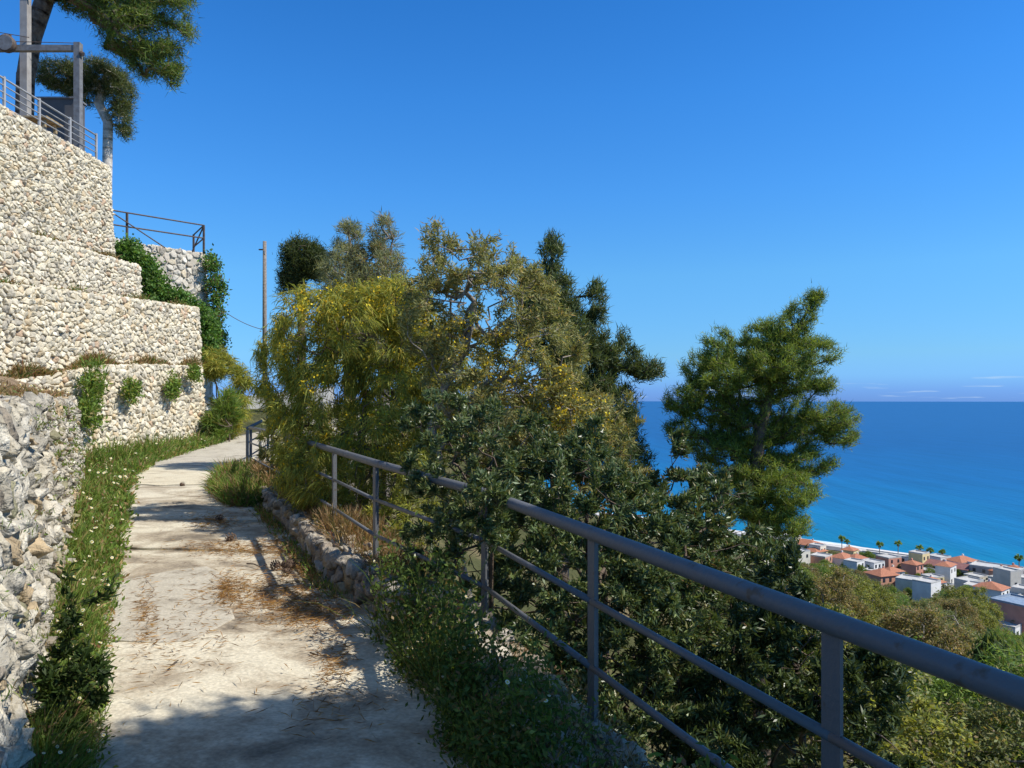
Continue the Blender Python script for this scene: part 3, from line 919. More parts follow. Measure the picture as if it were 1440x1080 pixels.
def flower_balls(n, size, cols, maxcnt=2, clump=.05, per=5, mask=None):
    def fn(A, par, cnt, tips):
        m = n // per * 3
        pos, d = on_twigs(A, par, cnt, m, maxcnt)
        if mask is not None: pos = pos[mask(pos)]
        pos = pos[:n // per]
        pos = np.repeat(pos, per, axis=0) + R.normal(0, clump, (len(pos) * per, 3))
        return [leaf_part(pos, rnd_dirs(len(pos)), size * R.uniform(.7, 1.3, len(pos)), size, cols)]
    return fn

# leaf palettes, most lifted above real foliage albedo
C_PINE = [((0.157, 0.229, 0.046), 5), ((0.104, 0.178, 0.042), 4), ((0.229, 0.270, 0.062), 2), ((0.208, 0.157, 0.062), .6)]
C_PINEY = [((0.254, 0.338, 0.060), 5), ((0.186, 0.270, 0.051), 3), ((0.321, 0.372, 0.085), 2)]
C_CYPR = [((0.108, 0.147, 0.054), 5), ((0.078, 0.117, 0.046), 3), ((0.167, 0.186, 0.069), 2)]
C_ACAC = [((0.296, 0.320, 0.059), 5), ((0.387, 0.376, 0.068), 4), ((0.194, 0.228, 0.051), 3), ((0.478, 0.387, 0.068), 1.5)]
C_YEL = [((.78, .54, .02), 5), ((.85, .64, .05), 3), ((.66, .40, .015), 2)]
C_GREYO = [((0.301, 0.301, 0.130), 5), ((0.215, 0.227, 0.086), 4), ((0.409, 0.367, 0.151), 2), ((0.430, 0.301, 0.108), 1)]
C_MYOP = [((.105, .15, .05), 5), ((.075, .11, .036), 4), ((.18, .22, .07), 2), ((.26, .24, .09), 1)]
C_OLIVE = [((0.228, 0.246, 0.105), 4), ((0.158, 0.193, 0.070), 4), ((0.316, 0.298, 0.132), 2), ((0.351, 0.263, 0.132), 1)]
C_BROWN = [((0.287, 0.237, 0.111), 4), ((0.203, 0.203, 0.075), 4), ((0.372, 0.287, 0.144), 2), ((0.406, 0.254, 0.135), 1)]
C_GREEN = [((0.166, 0.261, 0.062), 5), ((0.125, 0.198, 0.053), 4), ((0.250, 0.333, 0.083), 2)]
C_WEED = [((0.164, 0.254, 0.045), 5), ((0.120, 0.194, 0.038), 4), ((0.254, 0.314, 0.067), 2), ((0.344, 0.284, 0.105), 1)]
C_IVY = [((0.117, 0.238, 0.047), 5), ((0.078, 0.158, 0.034), 3), ((0.198, 0.329, 0.070), 2)]
C_DRY = [((.36, .24, .12), 4), ((.28, .17, .085), 3), ((.44, .32, .17), 2), ((.24, .11, .06), 1)]

# ------------------------------------------------------------------ trees beyond the railing
def gz(x, y): return float(ground_z(x, y))

# flowering wattle over the path
d = 10.5
bl = blobs_px([(455, 560, 80, 95, d, 1.0), (520, 470, 75, 85, d, 1.0), (430, 470, 55, 70, d, .8), (560, 600, 60, 90, d - .8, .9), (470, 660, 85, 60, d - .8, .8, 1.2), (590, 500, 45, 90, d, .8),
                (420, 620, 45, 65, d + .3, .7), (395, 520, 35, 60, d + .6, .6, .7), (600, 540, 60, 90, d + .3, .9, .9), (560, 430, 50, 40, d, .8)])
b = P(500, 700, d); base = (b[0] + .15, b[1] + .3, gz(b[0] + .15, b[1] + .3))
plant('wattle_tree', 'drooping olive green wattle full of yellow blossom leaning over the railing', 'tree',
      [base, tuple(P(505, 640, d)), tuple(P(515, 560, d)), tuple(P(500, 500, d))], bl, 1250, .07,
      twig_leaf(52000, .17, .011, C_ACAC, spread=.55, down=.45, maxcnt=2, shape='long', droop=.7, rad=.05), M_BARK, lift=.05,
      extra={'blossom': (flower_balls(9500, .032, C_YEL, per=9, clump=.06), M_PETAL)}, shell=.3)

# greyish wattle with bare grey branches
d = 9.0
bl = blobs_px([(700, 420, 90, 70, d, .9), (640, 370, 55, 45, d, .6, .8), (760, 500, 70, 70, d, .9), (660, 520, 70, 80, d, .8), (720, 600, 95, 70, d, .9), (800, 590, 65, 60, d, .8), (600, 450, 40, 70, d, .6),
                (620, 335, 34, 25, d, .35, .6), (700, 352, 22, 18, d, .3, .4)])
b = P(620, 640, d); base = (b[0] + .5, b[1], gz(b[0] + .5, b[1]))
plant('wattle_tree', 'sparse grey olive wattle with bare grey branches and a few yellow blossoms', 'tree',
      [base, tuple(P(606, 600, d)), tuple(P(625, 545, d)), tuple(P(655, 490, d)), tuple(P(668, 425, d))], bl, 900, .06,
      twig_leaf(40000, .085, .015, C_GREYO, spread=.8, down=.0, maxcnt=3, rad=.035), M_GREYBARK, lift=.02, pow_=.42, jit=.035,
      extra={'blossom': (flower_balls(3600, .03, C_YEL, per=5, clump=.05, mask=lambda p: (p[:, 2] < .95) & (np.sin(p[:, 0] * 3.1 + p[:, 2] * 4) > .1)), M_PETAL)}, shell=.35)

# grey-green feathery trees further back
d = 17
for (px, top, r, lab) in ((492, 308, 34, 'pale grey green feathery tree rising behind the flowering wattle, narrow topped'), (540, 306, 38, 'grey green feathery tree with a rusty side, tallest behind the flowering wattle')):
    bl = blobs_px([(px, top + 30, r * .5, 32, d, .5), (px - 5, top + 85, r, 50, d, 1), (px + 8, top + 150, r * 1.35, 70, d, 1.2)])
    b = P(px, 600, d); base = (b[0], b[1], gz(b[0], b[1]))
    plant('feathery_tree', lab, 'tree', [base, tuple(P(px, 480, d)), tuple(P(px, top + 30, d))], bl, 520, .14,
          twig_leaf(20000, .18, .014, [((.27, .29, .16), 5), ((.20, .22, .115), 4), ((.34, .32, .16), 2)] + ([((.32, .18, .07), 1.5)] if px > 520 else []), spread=.7, down=-.1, maxcnt=2, rad=.06), M_GREYBARK, shell=.2)
# dark round pine further off
d = 30
bl = blobs_px([(425, 362, 30, 28, d, .9), (410, 385, 17, 26, d, .7), (446, 372, 18, 22, d, .7), (402, 405, 12, 10, d, .5, .5)])
b = P(422, 570, d)
plant('pine_tree', 'small dark round topped pine standing far behind the flowering wattle', 'tree', [(b[0], b[1], gz(b[0], b[1])), tuple(P(424, 470, d)), tuple(P(424, 380, d))], bl, 420, .16,
      tuft_leaf(26, .2, .03, [((.07, .095, .03), 5), ((.05, .07, .022), 4), ((.12, .14, .045), 1.5)], spread=1.0, rad=.12), M_BARK, leaf_m=M_NEEDLE)

# dark cypress with pointed tips
d = 13.5
bl = blobs_px([(777, 365, 17, 40, d, .35, 1.3), (776, 415, 38, 40, d, .6), (780, 470, 62, 55, d, .9), (841, 425, 12, 32, d, .3, 1.3), (836, 468, 22, 30, d, .4), (812, 520, 60, 45, d, .9), (745, 420, 22, 50, d, .5),
                (868, 505, 40, 20, d, .5, 1.2), (908, 520, 24, 15, d, .4, 1.2), (878, 475, 7, 12, d, .2, 1.2), (845, 570, 55, 50, d, .8), (880, 595, 18, 22, d, .4), (790, 600, 80, 70, d, 1), (860, 650, 60, 60, d, .9)])
tip1, tip2 = P(775, 326, d), P(840, 394, d)
tgt = np.concatenate([in_blobs(bl, 2000, .3), [tip1, tip2, P(775, 335, d), P(773, 345, d), P(839, 402, d), P(928, 522, d), P(880, 463, d)]])
b = P(790, 690, d)
plant('cypress_tree', 'dark blue green cypress with several pointed tips behind the sparse wattle', 'tree', [(b[0], b[1], gz(b[0], b[1])), tuple(P(785, 600, d)), tuple(P(780, 480, d)), tuple(P(776, 350, d))], bl, 0, .16,
      tuft_leaf(22, .13, .018, C_CYPR + [((.11, .12, .05), 1.5)], spread=.8, up=.5, rad=.05), M_BARK, leaf_m=M_NEEDLE, tgt=tgt, lift=-.03)

# big pine against the sea: separate layered boughs on a leaning trunk
d = 13.5
bl = blobs_px([(1008, 490, 24, 26, d, .45), (985, 520, 26, 22, d + .2, .5), (1010, 530, 40, 20, d - .3, .6), (962, 560, 30, 18, d, .5), (1000, 575, 46, 20, d + .4, .7), (1050, 500, 34, 22, d + .3, .6), (1070, 475, 26, 20, d, .5),
                (1100, 462, 30, 18, d, .5), (1128, 440, 20, 18, d, .35), (1147, 421, 11, 11, d, .22, 1.5), (1128, 478, 22, 9, d, .3, 1.4), (1090, 510, 46, 20, d - .3, .7), (1145, 497, 38, 14, d - .2, .5, 1.2), (1120, 535, 48, 16, d, .6),
                (1060, 550, 50, 22, d + .5, .8), (1160, 545, 16, 10, d, .25, 1.2), (1165, 588, 40, 20, d, .55, 1.1), (1182, 612, 24, 14, d, .4, 1.1), (1125, 605, 50, 20, d + .4, .7), (1050, 605, 60, 24, d + .6, .9), (955, 605, 22, 16, d, .4), (1005, 630, 44, 22, d + .4, .7),
                (1135, 650, 40, 18, d + .1, .6), (1080, 660, 50, 20, d + .2, .8), (1110, 690, 40, 22, d - .8, .6, 1.3), (1075, 715, 44, 20, d - .5, .7, 1.2), (1105, 735, 34, 16, d - .8, .5, 1.3), (1020, 690, 50, 22, d + .3, .8), (1085, 758, 24, 12, d - .8, .4, 1.2)])
bl = [(a, b_, c, e * 1.14, f, g * 1.22, h) for (a, b_, c, e, f, g, h) in bl] + blobs_px([(1075, 560, 70, 60, d + .2, .8, .45), (1040, 650, 70, 50, d + .4, .8, .4)])
b = P(1075, 790, d)
plant('pine_tree', 'big leaning green pine standing out against the blue sea', 'tree', [(b[0], b[1], gz(b[0], b[1])), tuple(P(1062, 720, d)), tuple(P(1066, 620, d)), tuple(P(1088, 530, d)), tuple(P(1125, 455, d)), tuple(P(1148, 416, d))], bl, 2800, .15,
      tuft_leaf(24, .12, .012, C_PINE + [((.26, .32, .06), 8)], spread=1.0, up=.45, rad=.045), M_BARK, leaf_m=M_NEEDLE, shell=.5)

# ------------------------------------------------------------------ glossy shrubs right behind the railing
def shrub(label, bl, ntip, nleaf, base_px, stems, L=.085, W=.02, cols=C_MYOP, rt=.025, name='glossy_shrub', spread=.75, down=-.1, bark=None, shell=.35, group=None, leaf_m=None, maxcnt=3, shape='diamond'):
    px, d = base_px
    x = (px - CX) / F * d
    base = (x, d, gz(x, d))
    return plant(name, label, 'shrub', [base] + [tuple(P(*s)) for s in stems], blobs_px(bl), ntip, rt,
                 twig_leaf(nleaf, L, W, cols, spread=spread, down=down, maxcnt=maxcnt, rad=.015, shape=shape), bark or M_BARK, leaf_m=leaf_m or M_LEAF, shell=shell, step=.16, group=group)
shrub('dark glossy leaved shrub bursting through the rails beside the grassy kerb', [(640, 660, 75, 70, 6.0, .45), (700, 620, 80, 60, 6.0, .5), (620, 590, 60, 40, 6.4, .4), (690, 760, 85, 80, 5.6, .4), (610, 760, 55, 65, 6.1, .35), (740, 690, 70, 60, 5.6, .4)], 520, 27550, (690, 5.8),
      [(690, 800, 5.8), (685, 680, 5.8)], L=.058, W=.014)
shrub('dark glossy leaved shrub behind the rails, with upright shoots', [(820, 690, 90, 70, 5.6, .5), (790, 640, 60, 40, 5.8, .4), (880, 740, 90, 70, 5.3, .5), (800, 800, 90, 90, 5.2, .5), (900, 850, 90, 90, 5.0, .5), (830, 610, 18, 35, 5.7, .14, 1.6), (760, 900, 70, 90, 5.1, .4)], 620, 34800, (830, 5.4),
      [(830, 900, 5.4), (825, 720, 5.5)], L=.058, W=.014)
shrub('dark glossy leaved shrub between the rails and the big pine, brownish tips', [(950, 720, 85, 60, 6.0, .5), (955, 650, 14, 50, 6.0, .13, 1.8), (1010, 690, 45, 40, 6.2, .35), (1020, 790, 90, 70, 5.7, .5), (930, 800, 80, 70, 5.5, .5), (980, 900, 100, 90, 5.2, .5)], 560, 30450, (970, 5.8),
      [(970, 880, 5.8), (960, 730, 5.9)], L=.06, W=.015, cols=C_MYOP + [((.2, .13, .06), .7)])
shrub('sunlit glossy shrub just below the railing post', [(1090, 860, 60, 70, 5.0, .45), (1110, 800, 16, 40, 5.0, .14, 1.6), (1150, 930, 85, 80, 4.6, .45), (1070, 960, 90, 90, 4.6, .45), (1210, 960, 60, 80, 4.5, .4), (1180, 1050, 90, 70, 4.3, .45), (1030, 1050, 100, 70, 4.5, .45)], 640, 34800, (1130, 4.8),
      [(1130, 1060, 4.8), (1115, 860, 4.9)], L=.058, W=.014, cols=[((.07, .10, .03), 5), ((.05, .075, .022), 3), ((.12, .15, .045), 2)])
shrub('dark shaded shrub in front of the slope, low behind the bottom rail', [(900, 960, 110, 90, 4.9, .5), (820, 980, 80, 80, 5.0, .4), (960, 1040, 120, 70, 4.6, .5), (860, 1060, 90, 60, 4.7, .4)], 460, 21750, (900, 5.0), [(900, 1060, 5.0), (900, 980, 5.0)], L=.055, W=.014)
shrub('thin olive shrub with narrow leaves behind the far rails', [(530, 690, 60, 60, 9.2, .5), (590, 680, 50, 60, 8.6, .5), (560, 740, 60, 40, 8.2, .4)], 260, 6000, (560, 8.8), [(560, 760, 8.8), (560, 700, 8.8)], L=.11, W=.012, cols=C_ACAC, down=.2, leaf_m=M_MATT)
shrub('olive leaved bush behind the rails, full of dull yellow blossom', [(840, 600, 70, 60, 9.5, .7), (760, 640, 80, 60, 9.2, .7), (700, 700, 80, 60, 8.8, .6), (860, 670, 60, 50, 9, .6)], 360, 11000, (780, 9.4), [(780, 720, 9.4), (790, 640, 9.4)], L=.08, W=.016, cols=C_GREYO + [((.45, .3, .04), .8)], leaf_m=M_MATT)
shrub('dark glossy shoots hanging over the top rail beside a railing post', [(675, 690, 18, 26, 4.95, .14), (708, 698, 20, 18, 4.75, .12), (690, 740, 24, 36, 5.0, .16)], 120, 3200, (690, 5.35), [(690, 860, 5.35), (692, 760, 5.1)], L=.058, W=.014, rt=.014)
shrub('olive thicket behind the far rails, under the flowering wattle', [(420, 620, 60, 60, 13, .7), (500, 620, 80, 60, 12.6, .8), (590, 620, 80, 60, 12, .8), (680, 620, 80, 70, 11.5, .8), (640, 560, 70, 50, 11.5, .7)], 420, 13000, (540, 12.4), [(540, 700, 12.4), (540, 640, 12.4)], L=.13, W=.03, cols=C_GREYO, leaf_m=M_MATT, rt=.04)
# thicket filling the steep slope under the shrubs
shrub('dense dark bush low on the slope under the sparse wattle', [(680, 800, 110, 80, 7.6, .8), (800, 780, 110, 80, 7.6, .9), (930, 770, 110, 80, 7.6, .9), (860, 900, 160, 90, 7.0, .9), (1040, 830, 90, 80, 7.4, .8), (1000, 960, 120, 90, 6.6, .8)], 520, 14000, (850, 7.6), [(850, 900, 7.6), (850, 800, 7.6)], L=.11, W=.03, rt=.05)

# ------------------------------------------------------------------ shade tree standing beside the photographer, outside the view
DY = -1.15
bl = [(3.5, y_, 3.2, 1.3, 1.2, 1.25, 1.2) for y_ in (3.3, 1.8, .2)] + [(4.4, y_, 4.2, 1.3, 1.4, 1.35, 1.1) for y_ in (3.0, 1.4, -.4)] + [(5.3, y_, 5.2, 1.3, 1.4, 1.3, 1) for y_ in (2.7, 1.1, -.8)] + [(6.3, y_, 5.6, 1.4, 1.4, 1.1, .8) for y_ in (2.2, .4, -1.2)]
bl = [(a, b + DY, c, d_, e, f, g) for (a, b, c, d_, e, f, g) in bl]
plant('pine_tree', 'spreading pine on the slope whose crown shades the near end of the path', 'tree', [(6.3, .8 + DY, gz(6.3, .8 + DY)), (6.2, .9 + DY, 0), (5.8, 1.2 + DY, 3), (5.2, 1.4 + DY, 5)], bl, 3800, .2,
      tuft_leaf(16, .24, .055, C_PINE, spread=1.0, rad=.1), M_BARK, leaf_m=M_NEEDLE)

# ------------------------------------------------------------------ hillside trees below the railing
LIM = [(1000, 800), (1090, 790), (1130, 785), (1180, 792), (1215, 800), (1235, 822), (1260, 815), (1290, 845), (1318, 830), (1345, 806), (1372, 812), (1390, 852), (1408, 876), (1425, 888), (1445, 890)]
def proto(kind):
    """unit-height tree meshes (trunk, crown)"""
    bl = {'round': [(0, 0, .62, .38, .38, .3, 1), (.2, .1, .5, .25, .25, .2, 1), (-.22, -.1, .52, .25, .25, .22, 1), (0, .05, .82, .2, .2, .15, 1), (.1, -.2, .4, .28, .25, .16, 1)],
          'loose': [(0, 0, .7, .3, .3, .25, 1), (.22, 0, .52, .22, .2, .16, 1), (-.25, .1, .6, .2, .2, .16, 1), (.05, -.2, .4, .25, .22, .15, 1), (-.1, .1, .88, .13, .13, .1, 1)],
          'cypress': [(0, 0, .3, .1, .1, .25, 1), (0, 0, .55, .085, .085, .25, 1.3), (0, 0, .82, .05, .05, .17, 1.6)]}[kind[0]]
    tg = in_blobs(bl, 340, .45)
    A, par, cnt, tips = grow([(0, 0, -.12), (.01, 0, .2), (0, .01, .55), (.02, 0, .8)] , tg, .06)
    rad = np.maximum(.022 * (cnt / cnt[0]) ** .5, .0012)
    V, fs, _ = tubes(A, par, rad, .0022)
    trunk = mesh_np('trunk', V, fs); trunk.materials.append(M_GREYBARK)
    if kind[0] == 'cypress': lf = tuft_leaf(18, .05, .014, kind[1], spread=.6, up=.9, rad=.02)
    elif kind[2] == 'n': lf = tuft_leaf(26, .055, .007, kind[1], spread=1.0, up=.2, rad=.03)
    else: lf = twig_leaf(23000, .023, .0095, kind[1], spread=.9, maxcnt=3, rad=.02)
    V, fs, t = join(lf(A, par, cnt, tips))
    crown = mesh_np('crown', V, fs, t); crown.materials.append(M_MATT)
    return trunk, crown
PROTO = {'olive': proto(('round', C_OLIVE, 'l')), 'brown': proto(('loose', C_BROWN, 'l')), 'green': proto(('round', C_GREEN, 'l')), 'pale': proto(('loose', C_OLIVE + C_ACAC[:2], 'l')), 'pine': proto(('round', C_PINE + C_PINEY[:1], 'n')), 'cypress': proto(('cypress', C_CYPR, 'n'))}
HLAB = {'olive': ('grey olive tree growing in the scrub on the slope between railing and town', 'olive_tree', 'olive trees on the slope'),
        'brown': ('brownish half bare tree on the slope between railing and town', 'scrub_tree', 'brownish scrub trees on the slope'),
        'green': ('bright green bushy tree on the slope between railing and town', 'bushy_tree', 'green bushy trees on the slope'),
        'pale': ('pale olive loose crowned tree on the slope between railing and town', 'loose_tree', 'pale loose trees on the slope'),
        'pine': ('green pine growing on the slope between railing and town', 'pine_tree', 'pines on the slope'),
        'cypress': ('dark narrow cypress standing on the slope under the top rail', 'cypress_tree', None)}
def place_tree(kind, x, y, h, wx=1.0, rz=0.0):
    lab, nm, grp = HLAB[kind]
    zone = 'close below the railing' if y < 27 else 'halfway down the slope' if y < 95 else 'low on the slope by the first houses'
    if grp: lab = lab.replace('on the slope between railing and town', zone); grp = grp.replace('on the slope', zone)
    o = empty(nm, (x, y, gz(x, y)), rz); o.scale = (h * wx, h * wx, h)
    tag(o, lab, 'tree', grp)
    for me, n_ in zip(PROTO[kind], ('trunk', 'crown')): link(n_, me, None, o)
    return o
placed = []
def try_tree(px, d, h, kind, wx):
    x = (px - CX) / F * d
    z = gz(x, d)
    half = .42 * (h or 6) * wx * F / d
    lim = max(interp(q, LIM) for q in (px - half * .22, px, px + half * .22))
    hmax = (HY - lim) / F * d - z                   # taller would hide the town
    if h is None: h = min(max(hmax * R.uniform(.75, 1.0), 3.6), 11.5 if d < 70 else 9.0)
    h = min(h, hmax)
    if h < 1.6: return False
    for (a, b, r_) in placed:
        if math.hypot(a - x, b - d) < (r_ + .3 * h * wx) * .8: return False
    placed.append((x, d, .3 * h * wx))
    place_tree(kind, x, d, h, wx, R.uniform(0, 6.28))
    return True
# a few picked ones, then the rest of the slope
for (px, d, h, k, wx) in ((1395, 20, 5.4, 'cypress', 1.0), (1250, 40, 11, 'green', 1.0), (1205, 46, 11, 'pine', 1.0), (1345, 32, 11, 'brown', 1.0), (1375, 37, 12, 'pale', 1.0), (1150, 40, 10, 'olive', 1.0), (1300, 30, 10, 'olive', 1.0), (1425, 30, 9, 'brown', 1.0), (1225, 28, 9, 'pale', 1.0), (1180, 30, 9, 'pine', .9), (1300, 22, 5, 'brown', 1.1),
                          (1265, 17, 4.4, 'green', 1.0), (1425, 34, 6.5, 'pale', 1.1), (1330, 16, 3.6, 'brown', 1.1)):
    try_tree(px, d, h, k, wx)
cnt_t = 0
for _ in range(6000):
    if cnt_t > 210: break
    d = 13 * (330 / 13) ** R.random()
    px = R.uniform(1020, 1500) if d > 16 else R.uniform(1120, 1500)
    x = (px - CX) / F * d
    if x + d > 560: continue
    k = R.choice(['olive', 'brown', 'green', 'pale', 'pine'], p=[.24, .22, .20, .20, .14])
    if try_tree(px, d, None, k, R.uniform(.95, 1.35)): cnt_t += 1

# ------------------------------------------------------------------ town by the sea
M_WIN = mat('dark_window', (.05, .06, .075), (.03, .035, .045), rough=.2, spec=.5, scale=1)
M_TILE = mat('terracotta_tiles', (.46, .19, .105), (.34, .14, .08), scale=1.5, rough=.85)
M_FLATROOF = mat('pale_flat_roof', (.55, .53, .49), (.42, .41, .38), scale=.8)
WALLM = {}
def wall_m(c):
    k = tuple(c)
    if k not in WALLM: WALLM[k] = mat('render_%d' % len(WALLM), k, tuple(q * .86 for q in k), scale=.5, rough=.9)
    return WALLM[k]
E45 = math.radians(-45)
WINMESH = {}
def house(label, px, py, w, dp, h, col, roof='flat', floors=2, cols=(3, 2), rz=None, roofm=None, name='house', zup=0.0):
    g = ground_hit(px, py, 150)
    if rz is None: rz = E45 if w > 13 else math.radians(R.uniform(18, 48))
    o = empty(name, (g[0], g[1], g[2] + zup), rz); tag(o, label, 'building')
    m = MB(); m.box((0, 0, h / 2 - 1.5), (w, dp, h + 3)); wall = m.build('wall', wall_m(col), o)
    rm = roofm or (M_TILE if roof in ('hip', 'gable') else M_FLATROOF)
    m = MB()
    if roof == 'flat':
        m.box((0, 0, h + .02), (w - .5, dp - .5, .1))
        for sx, sy, a, b in ((0, 1, w, .25), (0, -1, w, .25), (1, 0, .25, dp - .5), (-1, 0, .25, dp - .5)):
            m.box((sx * (w / 2 - .125), sy * (dp / 2 - .125), h + .3), (a, b, .6))
    else:
        e = .45; rise = min(w, dp) * .24
        a, b = w / 2 + e, dp / 2 + e
        ins = b if roof == 'hip' else 0
        vs = [(-a, -b, h + .003), (a, -b, h + .003), (a, b, h + .003), (-a, b, h + .003), (-a + min(ins, a * .9), 0, h + rise), (a - min(ins, a * .9), 0, h + rise)]
        m.add(vs, [(0, 1, 5, 4), (2, 3, 4, 5), (1, 2, 5), (3, 0, 4), (3, 2, 1, 0)])
    rf = m.build('roof', rm, o)
    if roof == 'hip':
        m = MB(); m.box((w * .2, dp * .12, h + min(w, dp) * .2), (.7, .7, 1.6)); m.build('chimney', wall_m(col), rf)
    fh = h / floors
    for (nx, ny, L, n) in ((0, -1, w, cols[0]), (1, 0, dp, cols[1])):
        for f in range(floors):
            for k in range(n):
                t = (k + .5) / n - .5
                big = (R.random() < .3 and f == 0)
                ww, hh = min(1.25, L / n * .5), min(1.6 if not big else 2.1, fh * .62)
                key = (round(ww, 2), round(hh, 2), ny)
                if key not in WINMESH:
                    m = MB(); m.box((0, 0, 0), (ww, .12, hh) if ny else (.12, ww, hh)); WINMESH[key] = m.mesh('window'); WINMESH[key].materials.append(M_WIN)
                c = (t * L, -dp / 2 + .0, 0) if ny else (w / 2, t * L, 0)
                wo = link('window', WINMESH[key], None, o); wo.location = (c[0], c[1], f * fh + fh * .52)
    return o
WHITE, CREAM, YEL, PINK, ORNG, GREY, BEIGE = (.78, .76, .71), (.74, .68, .54), (.72, .58, .30), (.62, .30, .22), (.60, .32, .22), (.34, .32, .31), (.56, .52, .45)
house('white house at the foot of the big pine, left end of the town', 1092, 786, 9, 8, 10, WHITE, 'flat', 3)
house('tall narrow cream building beside the white house under the big pine', 1113, 781, 7, 8, 11, CREAM, 'flat', 3, (2, 2))
house('grey brown house with a wide red tiled roof near the beach', 1134, 781, 15, 10, 6.5, (.42, .36, .33), 'hip', 2, (4, 2))
house('small yellow house with a red tiled roof', 1147, 790, 9, 8, 6, YEL, 'hip', 2, (2, 2))
house('low red roofed shed beside the yellow house', 1122, 795, 7, 5, 3, (.6, .25, .2), 'gable', 1, (2, 1))
house('white house with an orange tiled roof among the trees behind the beach', 1184, 801, 10, 8, 6.5, WHITE, 'hip', 2)
house('white flat roofed house left of the big tiled roof', 1226, 806, 8, 8, 5.5, WHITE, 'flat', 2)
house('house with a large bright terracotta roof rising from the trees', 1240, 830, 10, 9, 7, ORNG, 'hip', 2)
house('long white beach pavilion on the promenade', 1262, 790, 34, 6, 3.4, WHITE, 'flat', 1, (9, 1), name='pavilion')
house('long low hall with a maroon roof behind the promenade', 1322, 806, 26, 9, 4.2, (.55, .42, .38), 'gable', 1, (7, 2), roofm=mat('maroon_roof', (.30, .14, .12), (.22, .1, .09), scale=1))
house('white cube house above the maroon roofed hall', 1320, 799, 8, 8, 6, WHITE, 'flat', 2, (2, 2))
house('white two storey house by the shore with a small tiled roof', 1352, 806, 12, 9, 6.5, WHITE, 'hip', 2, (4, 2))
house('white flat roofed seaside house next to the grey block', 1366, 808, 8, 9, 6.5, WHITE, 'flat', 2, (2, 2))
house('long grey block with a pale roof by the water', 1402, 818, 20, 12, 7, GREY, 'flat', 2, (5, 2))
house('tall beige blank walled building in front of the grey block', 1416, 838, 6, 8, 11, BEIGE, 'flat', 1, (1, 0))
house('white apartment house with rows of dark windows above the trees', 1394, 868, 8, 9, 11, WHITE, 'hip', 3, (2, 3))
house('orange red house behind the white apartment house', 1414, 862, 9, 8, 7, ORNG, 'flat', 2, (2, 2))
house('salmon pink house with a blue grey panel roof', 1432, 890, 12, 11, 10, PINK, 'flat', 2, (3, 2), roofm=mat('blue_grey_panels', (.30, .36, .42), (.2, .25, .31), scale=1, rough=.4))
house('low white house with a wide opening below the salmon house', 1419, 896, 8, 6, 4, WHITE, 'flat', 1, (2, 1))
house('cream house half hidden by trees under the maroon roofed hall', 1279, 838, 9, 8, 7, CREAM, 'flat', 2)
house('bright white walled house among the trees below the promenade', 1303, 850, 8, 7, 9, WHITE, 'flat', 2, (0, 2))
FILL = []
for _ in range(400):
    if len(FILL) >= 34: break
    px = R.uniform(1085, 1450); py = R.uniform(interp(px, [(1085, 775), (1200, 788), (1300, 800), (1450, 818)]), interp(px, [(1085, 800), (1200, 812), (1300, 840), (1450, 905)]))
    g = ground_hit(px, py, 150)
    if any(math.hypot(g[0] - a, g[1] - b) < 10.5 for a, b in FILL): continue
    FILL.append((g[0], g[1]))
    k = len(FILL); w_ = R.uniform(6, 9); c_ = [WHITE, PINK, CREAM, WHITE, BEIGE, ORNG, CREAM, YEL][k % 8]
    cn = {WHITE: 'white', CREAM: 'cream', BEIGE: 'beige', PINK: 'salmon', YEL: 'yellow', ORNG: 'terracotta'}[c_]
    rf_ = 'hip' if k % 3 == 0 else 'flat'
    house('small %s %s house packed into the seaside town' % (cn, 'tile roofed' if rf_ == 'hip' else 'flat roofed'), px, py, w_, R.uniform(5.5, 8), R.choice([3.4, 6.2, 6.4, 8.8]), c_, rf_, 2, (2, 2))['group'] = 'small %s %s town houses' % (cn, rf_)
# open parasol tent
g = ground_hit(1281, 806, 150); o = empty('canopy_tent', tuple(g)); tag(o, 'round white canopy tent between the houses and the promenade', 'tent')
m = MB(); m.tube([(0, 0, 2.6), (0, 0, 3.0), (0, 0, 4.4)], [4.2, 4.0, .2], 14); m.build('roof', wall_m(WHITE), o)
for k in range(6):
    a = k * math.pi / 3; m = MB(); m.tube([(3.6 * math.cos(a), 3.6 * math.sin(a), -1), (3.6 * math.cos(a), 3.6 * math.sin(a), 2.7)], .08, 6); m.build('pole', M_DULLSTEEL, o)
